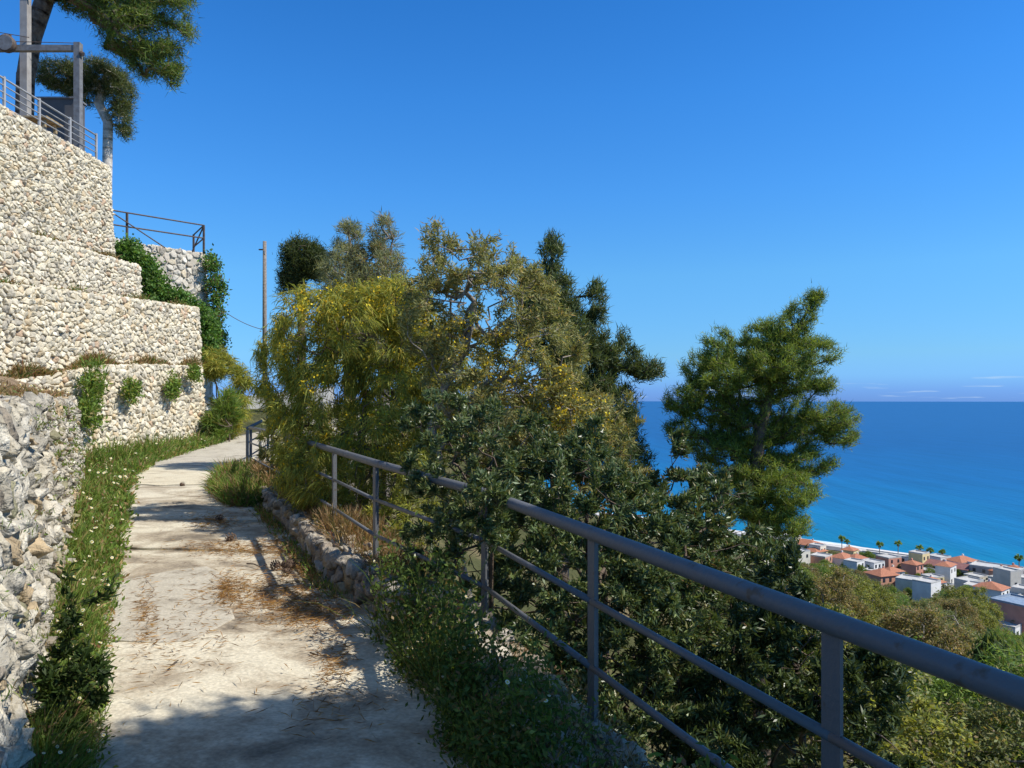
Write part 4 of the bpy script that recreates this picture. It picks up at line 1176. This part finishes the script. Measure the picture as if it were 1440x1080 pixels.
# parked cars along the coast road
carm = {}
CARC = [((.7, .7, .7), 'white'), ((.07, .08, .1), 'black'), ((.35, .36, .38), 'silver'), ((.08, .14, .35), 'blue')]
def car(px, py, ci):
    g = ground_hit(px, py, 150); c, nm = CARC[ci]
    o = empty('parked_car', (g[0], g[1], g[2] + .3), E45); tag(o, nm + ' parked car on the coast road behind the long white pavilion', 'car', nm + ' cars on the coast road')
    if 'b' not in carm:
        m = MB(); m.box((0, 0, .62), (4.2, 1.75, .6)); m.add([(-1.5, -.8, .92), (1.2, -.8, .92), (1.2, .8, .92), (-1.5, .8, .92), (-1.1, -.68, 1.45), (.6, -.68, 1.45), (.6, .68, 1.45), (-1.1, .68, 1.45)], [(0, 1, 5, 4), (1, 2, 6, 5), (2, 3, 7, 6), (3, 0, 4, 7), (4, 5, 6, 7)])
        carm['b'] = m
        w_ = MB(); w_.tube([(0, -.1, 0), (0, .1, 0)], .32, 10); carm['w'] = w_.mesh('wheel'); carm['w'].materials.append(M_WIN)
    if nm not in carm: carm[nm] = carm['b'].mesh('body'); carm[nm].materials.append(mat('car_' + nm, c, c, rough=.3, spec=.5))
    link('body', carm[nm], None, o)
    for sx in (-1.3, 1.3):
        for sy in (-.82, .82): q = link('wheel', carm['w'], None, o); q.location = (sx, sy, .32)
for i, px in enumerate(range(1248, 1300, 6)): car(px, 800 + (px - 1248) * .1, i % 4)

# fan palms along the promenade
pm_tr = MB(); pm_tr.tube([(0, 0, -1), (.05, 0, 3), (.1, .05, 6.5), (.1, .05, 7.6)], [.28, .2, .19, .24], 8); PT = pm_tr.mesh('trunk', True); PT.materials.append(M_GREYBARK)
dirs = rnd_dirs(70); dirs[:, 2] = np.abs(dirs[:, 2]) * 1.1 - .25; dirs = unit(dirs)
pv = [leaf_part(np.tile([[.1, .05, 7.6]], (70, 1)) + dirs * .3, dirs, R.uniform(1.5, 2.1, 70), .55, C_GREEN, 'long', .6)]
hang = unit(rnd_dirs(60) * np.array([1, 1, .3]) + np.array([0, 0, -1.2])); pv.append(leaf_part(np.tile([[.1, .05, 7.5]], (60, 1)), hang, R.uniform(.8, 1.5, 60), .4, C_BROWN, 'long', .3))
V, fs, t = join(pv); PC = mesh_np('fronds', V, fs, t); PC.materials.append(M_MATT)
for (px, py, sc_) in ((1184, 780, 1.15), (1191, 779, .9), (1237, 789, 1.15), (1263, 786, 1.1), (1293, 793, 1.1), (1308, 796, 1.05), (1325, 797, 1.0), (1433, 810, 1.15)):
    g = ground_hit(px, py, 150); o = empty('palm_tree', tuple(g), R.uniform(0, 6)); o.scale = (sc_,) * 3
    tag(o, 'fan palm standing along the promenade by the sea', 'palm', 'palms along the promenade')
    link('trunk', PT, None, o); link('fronds', PC, None, o)
# town trees
TT = [(R.uniform(1085, 1445), None, R.uniform(3.5, 6.5), ['green', 'olive', 'pine', 'green'][i_ % 4], R.uniform(1.1, 1.6)) for i_ in range(95)]
TT = [(a, R.uniform(interp(a, [(1085, 785), (1200, 796), (1300, 806), (1450, 826)]), interp(a, [(1085, 806), (1200, 822), (1300, 850), (1450, 900)])), h_, k_, w_) for (a, _n, h_, k_, w_) in TT]
for (px, py, h, k, wx) in TT + [(1163, 795, 6, 'green', 1.3), (1211, 792, 6.5, 'green', 1.3), (1222, 790, 6, 'pine', 1.3), (1105, 792, 8, 'olive', 1.0), (1200, 798, 6, 'pine', 1.2), (1268, 803, 4, 'green', 1.3), (1432, 845, 5, 'green', 1.3), (1300, 806, 4, 'olive', 1.2), (1438, 822, 5, 'green', 1.3), (1170, 784, 4, 'olive', 1.6)]:
    g = ground_hit(px, py, 150); o = place_tree(k, g[0], g[1], h, wx, R.uniform(0, 6))
    tag(o, ('pine' if k == 'pine' else 'green tree' if k == 'green' else 'grey olive tree') + ' standing among the houses of the seaside town', 'tree', 'town trees, ' + k)

# ------------------------------------------------------------------ upper terrace: fence, frame, table, trees
fe = empty('metal_fence', (-12.65, 18, 7.15)); tag(fe, 'light grey metal fence of thin horizontal bars on top of the tallest wall', 'fence'); fo = Vector(fe.location)
fpts = lambda z: [Vector((-12.75, 13.5, z)) - fo, Vector((-12.65, 18, z)) - fo, Vector((-12.55, 22.75, z)) - fo]
M_FENCE = mat('pale_grey_bar', (.42, .41, .39), (.32, .31, .29), rough=.5, scale=5, spec=.4)
for k in range(5):
    m = MB(); m.tube(fpts(7.22 + .08 + .175 * k), .017 if k < 4 else .026, 8); m.build('bar', M_FENCE, fe, smooth=True)
for y in (14.2, 15.9, 17.4, 18.75, 20.1, 21.45, 22.75):
    m = MB(); m.box(Vector((float(np.interp(y, [13.5, 18, 22.75], [-12.75, -12.65, -12.55])), y, 7.58)) - fo, (.05, .06, .95)); m.build('post', M_FENCE, fe)
fr = empty('steel_frame', (-12.95, 22.5, 7.1)); tag(fr, 'tall grey steel portal frame standing behind the fence on the top terrace', 'frame')
m = MB(); m.box((0, 0, 1.78), (.18, .18, 3.56)); m.build('post', M_DULLSTEEL, fr)
m = MB(); m.box((-2.9, .0, 3.40), (5.6, .14, .17)); m.build('beam', M_DULLSTEEL, fr)
m = MB(); m.tube([(.1, -.05, 3.25), (.18, -.05, 3.2)], .07, 8); m.build('junction_box', M_RUST, fr)
m = MB(); m.tube([(-5.0, .12, 3.75), (-2.5, .12, 3.68), (-.1, .12, 3.62)], .012, 5); m.build('cable', M_RUST, fr)
fl = empty('floodlight', (-14.95, 22.35, 10.55)); tag(fl, 'round dark floodlight drum hanging on the beam of the steel frame', 'lamp')
m = MB(); m.tube([(0, .12, 0), (0, .05, 0), (0, -.12, 0)], [.14, .24, .26], 16); m.build('housing', M_RUST, fl, smooth=True)
m = MB(); m.tube([(0, -.121, 0), (0, -.13, 0)], .22, 16); m.build('lens', M_DULLSTEEL, fl)
m = MB(); m.box((0, .1, .2), (.06, .06, .3)); m.build('bracket', M_RUST, fl)
up = empty('utility_pole', (-15.1, 23.4, 7.1)); tag(up, 'square grey concrete pole beside the pine trunk on the top terrace', 'pole')
m = MB(); m.box((0, 0, 3.2), (.22, .22, 6.4)); m.build('shaft', mat('grey_concrete_pole', (.38, .36, .33), (.28, .26, .24), scale=4), up)
m = MB(); m.box((0, -.14, 5.6), (.9, .07, .08)); m.build('cross_arm', M_RUST, up)
pn = empty('metal_cabinet', (-13.75, 23.0, 7.1)); tag(pn, 'dark grey metal cabinet behind the fence beside the frame post', 'cabinet')
m = MB(); m.box((0, 0, 1.25), (1.15, .5, 1.5)); m.build('housing', mat('dark_grey_sheet', (.12, .115, .11), (.09, .085, .08), scale=3, rough=.6), pn)
for sx in (-.5, .5):
    for sy in (-.2, .2): m = MB(); m.box((sx, sy, .26), (.06, .06, .52)); m.build('leg', M_DULLSTEEL, pn)
m = MB(); m.box((0, 0, 2.03), (1.22, .58, .05)); m.build('lid', M_DULLSTEEL, pn)
tb = empty('picnic_table', (-13.6, 21.2, 7.1)); tag(tb, 'tan wooden table behind the fence on the top terrace', 'table')
M_TAN = mat('tan_wood', (.42, .32, .18), (.3, .22, .12), scale=6)
for k in range(4): m = MB(); m.box((0, -.3 + .2 * k, .74), (1.5, .18, .05)); m.build('plank', M_TAN, tb)
for sx in (-.6, .6):
    for sy in (-.25, .25): m = MB(); m.box((sx, sy, .36), (.08, .08, .72)); m.build('leg', M_TAN, tb)
def wire(name, label, a, b, sag, n=14, r=.012):
    a, b = Vector(a), Vector(b)
    pts = [a.lerp(b, k / n) - Vector((0, 0, sag * 4 * (k / n) * (1 - k / n))) for k in range(n + 1)]
    m = MB(); m.tube([p - a for p in pts], r, 5); o = m.build(name, M_RUST); o.location = a
    return tag(o, label, 'cable')
wire('power_cable', 'upper thin black cable running to the concrete pole', (-15.5, 23.26, 12.75), (-26, 20, 13.4), .3)
wire('power_cable', 'middle thin black cable running to the concrete pole', (-15.1, 23.26, 12.6), (-26, 20, 12.7), .3)
wire('power_cable', 'low sagging black cable from the concrete pole past the floodlight', (-14.9, 23.26, 11.2), (-26, 20, 12.6), .2)

d = 24.5
bl = blobs_px([(195, 45, 55, 40, d, 1.2), (165, 10, 55, 28, d, 1.2), (232, 85, 26, 30, d, .7, 1.2), (258, 20, 18, 40, d, .7), (205, 90, 22, 18, d, .6), (120, -5, 45, 20, d, 1.0), (200, -40, 80, 40, d, 1.5), (240, 108, 12, 12, d, .4, 1.2), (100, -60, 70, 40, d, 1.6), (20, -80, 70, 40, d, 1.5)])
b = P(32, 140, d)
plant('pine_tree', 'tall pine on the top terrace, its heavy bough hanging out over the walls', 'tree', [(b[0], d, 7.1), tuple(P(36, 110, d)), tuple(P(46, 50, d)), tuple(P(66, -10, d)), tuple(P(80, -60, d))], bl, 1300, .27,
      tuft_leaf(22, .24, .022, C_PINE + [((.13, .16, .035), 3)], spread=1.0, up=.1, rad=.11), mat('pine_bark', (.24, .18, .13), (.10, .07, .05), scale=7, bump=1, bscale=14), leaf_m=M_NEEDLE, below=.1)
d = 27
bl = blobs_px([(90, 108, 38, 20, d, .9), (140, 105, 40, 18, d, .9), (170, 130, 18, 30, d, .6), (172, 165, 12, 25, d, .4), (120, 128, 30, 16, d, .7), (177, 186, 6, 9, d, .3)])
b = P(150, 200, d)
plant('cypress_tree', 'wind bent tree with a pale crooked trunk behind the steel frame', 'tree', [(b[0], d, 7.0), tuple(P(152, 172, d)), tuple(P(139, 146, d)), tuple(P(146, 112, d))], bl, 620, .17,
      tuft_leaf(22, .2, .02, C_CYPR + [((.14, .14, .05), 3)], spread=1.0, up=.1, rad=.1), M_PALEBARK, leaf_m=M_NEEDLE, below=.1, pow_=.5)

# guard rail on the bastion
gr = empty('guard_rail', (-12.5, 30.6, 5.9)); tag(gr, 'brown two bar steel guard rail on top of the bastion wall', 'railing'); go = Vector(gr.location)
pA, pB, pE = Vector((-14.3, 28.0, 5.85)), Vector((-12.45, 30.45, 5.95)), Vector((-13.6, 32.2, 5.95))
for q0, q1 in ((pA + (pA - pB) * .3, pB), (pB, pE)):
    for hz in (1.12, .6):
        m = MB(); m.tube([q0 + Vector((0, 0, hz)) - go, q1 + Vector((0, 0, hz)) - go], .028, 8); m.build('bar', M_RUST, gr)
for q in (pA, pB, pE):
    m = MB(); m.box(q + Vector((0, 0, .55)) - go, (.07, .07, 1.16)); m.build('post', M_RUST, gr)
m = MB(); m.tube([pB + Vector((0, 0, 1.1)) - go, pB + Vector((-.55, .1, 0)) - go], .028, 8); m.build('brace', M_RUST, gr)
m = MB(); m.tube([pA + Vector((-.3, -.4, 1.0)) - go, pA + Vector((1.0, .9, 0)) - go], .024, 8); m.build('brace', M_RUST, gr)

# wooden pole beyond the bend
wp = empty('utility_pole', (-10.5, 32, -1.0)); tag(wp, 'slim weathered wooden utility pole beyond the path bend', 'pole')
m = MB(); m.tube([(0, 0, -1), (0, 0, 4), (0, 0, 7.75)], [.11, .09, .075], 10); m.build('shaft', M_WOOD, wp, smooth=True)
m = MB(); m.box((-.1, 0, 7.4), (.3, .05, .05)); m.build('cross_arm', M_RUST, wp)
m = MB(); m.tube([(0, -.09, 7.2), (0, -.09, 7.32)], .05, 8); m.build('insulator', M_DULLSTEEL, wp)
wire('power_cable', 'thin cable from the bastion corner to the wooden pole', (-12.4, 31.5, 4.0), (-10.55, 32, 3.0), .15, r=.014)

# ------------------------------------------------------------------ ivy, broom, weeds
def clump(name, label, cat, bl, n, L, W, cols, base, shape='diamond', down=0., nstem=90, group=None, leaf_m=None, droop=.3, extra=None, rad=.07):
    return plant(name, label, cat, [base, (base[0], base[1], base[2] + .25)], bl, nstem, .03,
                 twig_leaf(n, L, W, cols, spread=.9, down=down, maxcnt=4, rad=rad, shape=shape, droop=droop), M_BARK, leaf_m=leaf_m or M_MATT, trunk_name='stem', crown_name='foliage', group=group, extra=extra)
clump('ivy', 'dark green ivy bank creeping down between the terrace walls and the bastion', 'ivy', blobs_px([(178, 358, 15, 22, 25.2, .4), (196, 374, 18, 20, 25.4, .4), (214, 400, 22, 22, 25.8, .5), (238, 420, 24, 14, 26.3, .5), (266, 436, 16, 12, 26.6, .4), (286, 458, 11, 24, 26.6, .4), (291, 490, 10, 34, 26.6, .4), (212, 428, 14, 10, 25.5, .3)]), 14000, .11, .085, C_IVY + [((.13, .19, .05), 2)], (-13.2, 26.2, 1.0), nstem=420, rad=.13)
clump('ivy', 'ragged ivy and dry stems hanging down the edge of the bastion', 'ivy', blobs_px([(298, 380, 9, 24, 30.6, .4), (305, 408, 12, 20, 30.6, .4), (300, 445, 12, 34, 30.5, .4), (302, 490, 16, 40, 30, .4)]), 6000, .14, .08, C_IVY + [((.2, .16, .08), 2)], (-11.7, 30.6, -.8), nstem=220, rad=.12)
clump('broom_bush', 'yellow green drooping bush at the end of the lowest dry stone wall', 'shrub', blobs_px([(318, 540, 28, 45, 25, .7), (340, 560, 22, 40, 25, .6), (305, 510, 18, 25, 25, .5), (330, 590, 22, 20, 24.6, .5)]), 7500, .30, .018, C_ACAC + [((.3, .25, .04), 1.5)], (-9.5, 25.2, -1.4), shape='long', down=.5)
clump('reed_clump', 'fresh green tall grass clump between the wall end and the drooping bush', 'grass', blobs_px([(322, 575, 14, 30, 24.0, .4), (310, 600, 18, 18, 23.8, .4)]), 2600, .35, .02, C_WEED, (-9.0, 24.0, -1.4), shape='long', down=-.6, nstem=40)

def weeds(name, label, pts, blade_h, nblade, nleaf, cols, fl=0, leafL=.07, blade_w=.006, dry=0.0, flc=None, leafh=.6, parent=None):
    """pts: (n,4) x,y,z,height scale; one tangled mass of blades, leaves and daisies"""
    pts = np.asarray(pts); n = len(pts); parts = []
    k = R.integers(0, n, nblade); q = pts[k]
    p = q[:, :3] + np.c_[R.normal(0, .04, (nblade, 2)), np.zeros(nblade)]
    dr = unit(R.normal(0, .45, (nblade, 3)) * np.array([1, 1, .2]) + np.array([0, 0, 1]))
    cl = cols + ([(c, w * dry) for c, w in C_DRY] if dry else [])
    far = np.clip(np.linalg.norm(p, axis=1) / 6, .7, 3)
    parts.append(leaf_part(p, dr, blade_h * q[:, 3] * R.uniform(.4, 1.2, nblade), blade_w * far, cl, 'long', .35))
    if nleaf:
        k = R.integers(0, n, nleaf); q = pts[k]
        p = q[:, :3] + np.c_[R.normal(0, .06, (nleaf, 2)), R.random(nleaf) ** 1.3 * blade_h * q[:, 3] * leafh]
        far = np.clip(np.linalg.norm(p, axis=1) / 6, .8, 2)
        parts.append(leaf_part(p, unit(rnd_dirs(nleaf) + np.array([0, 0, .35])), leafL * far * R.uniform(.6, 1.3, nleaf), leafL * .42 * far, cl))
    V, fs, t = join(parts)
    o = link(name, mesh_np(name, V, fs, t), M_MATT, parent); tag(o, label, None if parent else 'weeds', kind='stuff')
    if fl:
        k = R.integers(0, n, fl); q = pts[k]; c = q[:, :3] + np.c_[R.normal(0, .05, (fl, 2)), blade_h * q[:, 3] * R.uniform(.55, 1.0, fl)]
        a = np.arange(8) * math.pi / 4; V, fq, ft, tt, b = [], [], [], [], 0
        up_ = unit(R.normal(0, .35, (fl, 3)) + np.array([.25, -.35, .9]))
        for j in range(fl):
            nn_ = Vector(up_[j]); u = nn_.orthogonal().normalized(); w = nn_.cross(u); r_ = .013 * R.uniform(.8, 1.35) * float(np.clip(np.linalg.norm(c[j]) / 7, .62, 1.7))
            cc = Vector(c[j])
            V.append(cc + nn_ * .002); tt.append((.7, .5, .05))
            for x in a: V.append(cc + (u * math.cos(x) + w * math.sin(x)) * r_ * .35); tt.append((.75, .6, .15))
            for x in a: V.append(cc + (u * math.cos(x) + w * math.sin(x)) * r_); tt.append((.85, .84, .78))
            for e in range(8):
                ft.append((b, b + 1 + e, b + 1 + (e + 1) % 8)); fq.append((b + 1 + e, b + 9 + e, b + 9 + (e + 1) % 8, b + 1 + (e + 1) % 8))
            b += 17
        o2 = link('daisies', mesh_np('daisies', np.array([tuple(v) for v in V]), [np.array(ft), np.array(fq)], np.array(tt)), M_PETAL, o)
        o2['kind'] = 'stuff'
    return o

def band(n, y0, y1, xa, xb, near=1.2, h=1.0, zoff=0.0, lean=None):
    """random points between two lines, denser towards the eye"""
    u = R.random(n); y = (y0 ** (1 - near) + u * (y1 ** (1 - near) - y0 ** (1 - near))) ** (1 / (1 - near)) if near != 1 else y0 * (y1 / y0) ** u
    s = R.random(n)
    a = np.array([xa(q) for q in y]); b = np.array([xb(q) for q in y])
    x = a + (b - a) * s
    pn_ = .5 + .5 * np.sin(x * 3.1 + y * 1.7) * np.sin(y * 2.3 - x)
    return np.c_[x, y, np.array([float(path_z(q)) for q in y]) - .02 + zoff, h * (.5 + .7 * pn_) * (lean(s) if lean else 1)]
# strip along the left walls
pl = np.concatenate([band(5200, 1.9, 17, wa, lambda y: interp(y, XL) - .04, 1.25, 1.0, lean=lambda s: 1.15 - .75 * s),
                     band(900, 16.5, 24.6, lambda y: -9.85, lambda y: interp(y, XL) + .05, 1.1, 1.9, lean=lambda s: 1.2 - .7 * s)])
weeds('weed_verge', 'green weeds and white daisies along the foot of the left walls', pl, .34, 36000, 36000, C_WEED, fl=270, dry=.2, leafL=.045)
# bushy weeds at the near right edge of the path
pr_ = band(1500, 2.2, 5.5, lambda y: interp(y, XR) + (-.02 if y > 4 else -.1), lambda y: float(rail_x(y)) - .18, 1.0, 1.15)
pr_[:, 3] *= np.clip(.75 + .55 * np.sin(pr_[:, 0] * 6.3 + pr_[:, 1] * 3.1) * np.sin(pr_[:, 1] * 5.2 - pr_[:, 0] * 2) + R.normal(0, .18, len(pr_)), .25, 1.6)
pr_[:, 3] *= np.interp(pr_[:, 1], [2.2, 3.2, 4.3, 5.4, 6.6], [.75, .95, 1.2, 1.0, .35])
weeds('weed_thicket', 'dark leafy weeds overgrowing the kerb on the near right of the path', pr_, .56, 1800, 30000, [((.11, .17, .035), 5), ((.08, .125, .03), 4), ((.19, .23, .05), 2), ((.26, .19, .07), .9)], fl=46, leafL=.05, leafh=1.0, dry=.06)
pm = band(900, 11.6, 16.4, lambda y: interp(y, XR) - .15, lambda y: float(rail_x(y)) - .1, 1.0, 1.0)
weeds('weed_patch', 'grassy tuft of green and dry weeds at the kerb before the bend', pm, .42, 11000, 5000, C_WEED, dry=.5, leafL=.05)
pk = band(1600, 6.2, 15.5, lambda y: float(rail_x(y)) - .12, lambda y: float(rail_x(y)) + .45, 1.0, 1.0, zoff=.22)
weeds('dry_grass', 'tawny dry grass on top of the kerb wall under the far rails', pk, .30, 15000, 3500, C_DRY + [((.10, .11, .03), 3)], leafL=.035, fl=20)
pk = band(500, 6.4, 12, lambda y: float(rail_x(y)) - .5, lambda y: float(rail_x(y)) - .36, 1.0, 1.0, zoff=.0)
weeds('weed_fringe', 'small weeds hugging the path side of the kerb wall', pk, .16, 1100, 900, C_WEED, dry=.9, leafL=.03)
# ledges between the walls
def ledge(line, n, back, h):
    q = np.array(line[:-1]); u = R.random(n) * (len(q) - 1); i = u.astype(int); f = (u - i)[:, None]
    p = q[i] * (1 - f) + q[i + 1] * f
    return np.c_[p[:, 0] - .25 - R.random(n) * back, p[:, 1], p[:, 3] - .03, h * R.uniform(.3, 1.1, n) * (np.sin(p[:, 1] * 2.3 + p[:, 0]) * .5 + .6)]
weeds('ledge_weeds', 'dry reddish weeds and daisies on the ledge above the lowest terrace wall', ledge(lineB, 900, .25, 1.0), .42, 13000, 6000, C_DRY + [((.10, .15, .03), 5)], fl=40, leafL=.05)
weeds('ledge_weeds', 'sparse weeds along the ledge above the second terrace wall', ledge(lineC, 200, .3, 1.0), .32, 2600, 1800, C_DRY + [((.13, .18, .04), 12)], leafL=.05)
weeds('ledge_weeds', 'brown tufts along the ledge below the tallest terrace wall', ledge(lineD, 240, .3, 1.0), .36, 3400, 2000, C_DRY + [((.13, .17, .04), 8)], leafL=.05)
pa = np.c_[R.uniform(-11, -1.5, 5000), R.uniform(2.5, 17, 5000)]
pa = pa[(pa[:, 0] < wa(pa[:, 1]) - .25) & (pa[:, 0] > wa(pa[:, 1]) - 2.2)]
pa = np.c_[pa, np.interp(pa[:, 0] - wa(pa[:, 1]), [-2.2, 0], [.14, .02]), .5 + .6 * R.random(len(pa))]
weeds('ledge_weeds', 'brown dry growth and white daisies on the ground above the rough rubble wall', pa, .16, 9000, 3500, C_DRY + [((.12, .15, .035), 2)], fl=120, leafL=.04)
# tufts rooted in the wall faces
for k, (x, y, z, s_) in enumerate(((-9.8, 19.2, .2, .5), (-9.8, 21.6, .3, .6), (-9.75, 22.9, .75, .5), (-9.7, 17.3, .3, .9), (-9.65, 17.0, -.4, .8))):
    p = np.c_[np.full(60, x) + .1, y + R.normal(0, .14 * s_ * 2, 60), z + R.normal(0, .22 * s_, 60), np.full(60, s_ * 1.3)]
    weeds('wall_tuft', 'green weed tuft growing out of the joints of the lowest terrace wall', p, .3, 380, 500, C_WEED, leafL=.06)['group'] = 'tufts in the lowest terrace wall'
ya = R.uniform(2.4, 15, 140); va = R.random(140)
p = np.c_[wa(ya) - .16 * va + .05, ya, -1.6 + 1.55 * va, np.full(140, .35)]
weeds('wall_moss', 'little weeds and moss tufts in the joints of the rough rubble wall', p, .16, 1400, 1600, C_WEED + [((.22, .16, .07), 3)], leafL=.025)

# tall dark thistle in the foreground
d = 3.85
bl = blobs_px([(95, 930, 40, 40, d, .14), (80, 1000, 60, 55, d, .2), (115, 965, 40, 40, d, .15), (100, 880, 16, 40, d, .07), (150, 850, 10, 22, d - .05, .05), (90, 1060, 70, 40, d, .25)])
b = P(85, 1090, d)
plant('thistle', 'tall dark leafy weed standing in the shade by the rubble wall foot', 'weed', [(b[0], d, float(path_z(d))), tuple(P(92, 1000, d)), tuple(P(98, 900, d)), tuple(P(95, 830, d))], bl, 150, .009,
      twig_leaf(3000, .055, .017, [((.05, .085, .02), 4), ((.035, .06, .016), 3), ((.08, .11, .03), 1)], spread=.8, down=-.1, maxcnt=4, rad=.012), M_MATT and mat('green_stem', (.06, .075, .025), (.04, .05, .02)), trunk_name='stem', crown_name='leaves', step=.08, tgt=np.concatenate([in_blobs(bl, 150, .4), [P(95, 800, d), P(160, 815, d), P(150, 838, d)]]))

# ------------------------------------------------------------------ litter on the path
def on_path(px, py):
    d = 6.0
    for _ in range(14): d = -float(path_z(d)) * F / (py - HY)
    return np.array([(px - CX) / F * d, d, float(path_z(d))])
lit = []
for (px, py, rx, ry, n) in ((395, 838, 105, 34, 2100), (440, 866, 70, 26, 800), (330, 775, 60, 12, 500), (300, 770, 60, 8, 250), (440, 800, 40, 16, 900), (300, 735, 40, 14, 700), (470, 930, 30, 40, 260), (330, 700, 30, 20, 700), (400, 770, 50, 16, 900), (320, 830, 18, 24, 500), (205, 860, 14, 60, 300), (460, 990, 90, 50, 160), (250, 900, 80, 80, 260)):
    u = R.normal(0, .5, (n, 2)); lit += [on_path(px + rx * a, py + ry * c_) for a, c_ in u]
lit = np.array(lit); lit = lit[(lit[:, 0] < np.interp(lit[:, 1], [q[0] for q in RAIL], [q[1] for q in RAIL]) - .38)]
lit[:, 2] += .016 + R.random(len(lit)) * .012
n = len(lit); dr = unit(rnd_dirs(n) * np.array([1, 1, .1]))
V, fs, t = join([leaf_part(lit, dr, R.uniform(.05, .12, n), .006, [((.36, .20, .07), 5), ((.28, .15, .06), 3), ((.44, .28, .11), 2), ((.17, .10, .05), 2)], 'diamond')])
tag(link('pine_needle_litter', mesh_np('pine_needle_litter', V, fs, t), M_MATT), 'tawny fallen pine needles strewn over the right half of the path', 'litter', kind='stuff')
# cones
def cone_mesh():
    V, fs = [], []
    m = MB(); m.tube([(0, 0, -.032), (0, 0, -.015), (0, 0, .02), (0, 0, .042)], [.012, .024, .018, .005], 8)
    for k in range(44):
        z = -.03 + .068 * k / 44; a = k * 2.4; r_ = .03 * math.sin(math.pi * (k + 4) / 52) + .006
        c = Vector((math.cos(a) * r_, math.sin(a) * r_, z)); o_ = Vector((math.cos(a), math.sin(a), .4)).normalized(); s_ = Vector((-math.sin(a), math.cos(a), 0)) * .007
        m.add([c - s_, c + s_, c + o_ * .012 + s_ * .6, c + o_ * .012 - s_ * .6, c + Vector((0, 0, .006))], [(0, 1, 2, 3), (0, 4, 1), (1, 4, 2), (2, 4, 3), (3, 4, 0)])
    return m.mesh('pine_cone')
CONE = cone_mesh(); CONE.materials.append(mat('cone_brown', (.13, .085, .055), (.07, .045, .03), scale=30))
for k, (px, py) in enumerate(((388, 800), (401, 799), (407, 800), (404, 808), (324, 762), (410, 797), (309, 733), (256, 684))):
    p = on_path(px, py); o = link('pine_cone', CONE); o.location = (p[0], p[1], p[2] + .035); o.rotation_euler = (1.5 + .2 * k, k * .7, k * 1.9); o.scale = (1.25 if k != 4 else 1.6,) * 3
    tag(o, 'small brown pine cone lying on the concrete path beside the needle litter', 'pine cone', 'pine cones on the path')
def stick(label, pxs, r, lift=.012):
    pts = [Vector(on_path(*q)) + Vector((0, 0, lift + .01 * (i % 2))) for i, q in enumerate(pxs)]
    m = MB(); m.tube([p - pts[0] for p in pts], [r * (1 - .5 * i / (len(pts) - 1)) for i in range(len(pts))], 6); o = m.build('twig', M_BARK); o.location = pts[0]
    tag(o, label, 'twig')
stick('curled dry twig beside the pine cones', [(347, 794), (357, 796), (366, 799), (375, 797), (372, 794)], .007)
stick('short dry twig on the bare concrete near the shade', [(238, 942), (246, 936), (251, 931)], .006)
stick('thin dry twig at the litter edge by the kerb', [(436, 920), (448, 926), (466, 924)], .005)
p0 = on_path(200, 832)
m = MB(); m.tube([(0, 0, .01), (.02, .03, .10), (.10, .02, .012)], .004, 5); o = m.build('twig', M_GREYBARK); o.location = tuple(p0); tag(o, 'bent dry stalk standing up at the left edge of the path', 'twig')

pk = band(700, 2.3, 6.0, lambda y: float(rail_x(y)) - .26, lambda y: float(rail_x(y)) + .1, 1.0, 1.0)
pk[:, 2] = np.array([float(rail_z(q)) - .93 for q in pk[:, 1]])
weeds('kerb_litter', 'dead leaves and short dry stems lying along the near kerb top', pk, .09, 1500, 3800, C_DRY + [((.16, .11, .07), 6), ((.10, .13, .04), 2)], leafL=.035, leafh=.5)
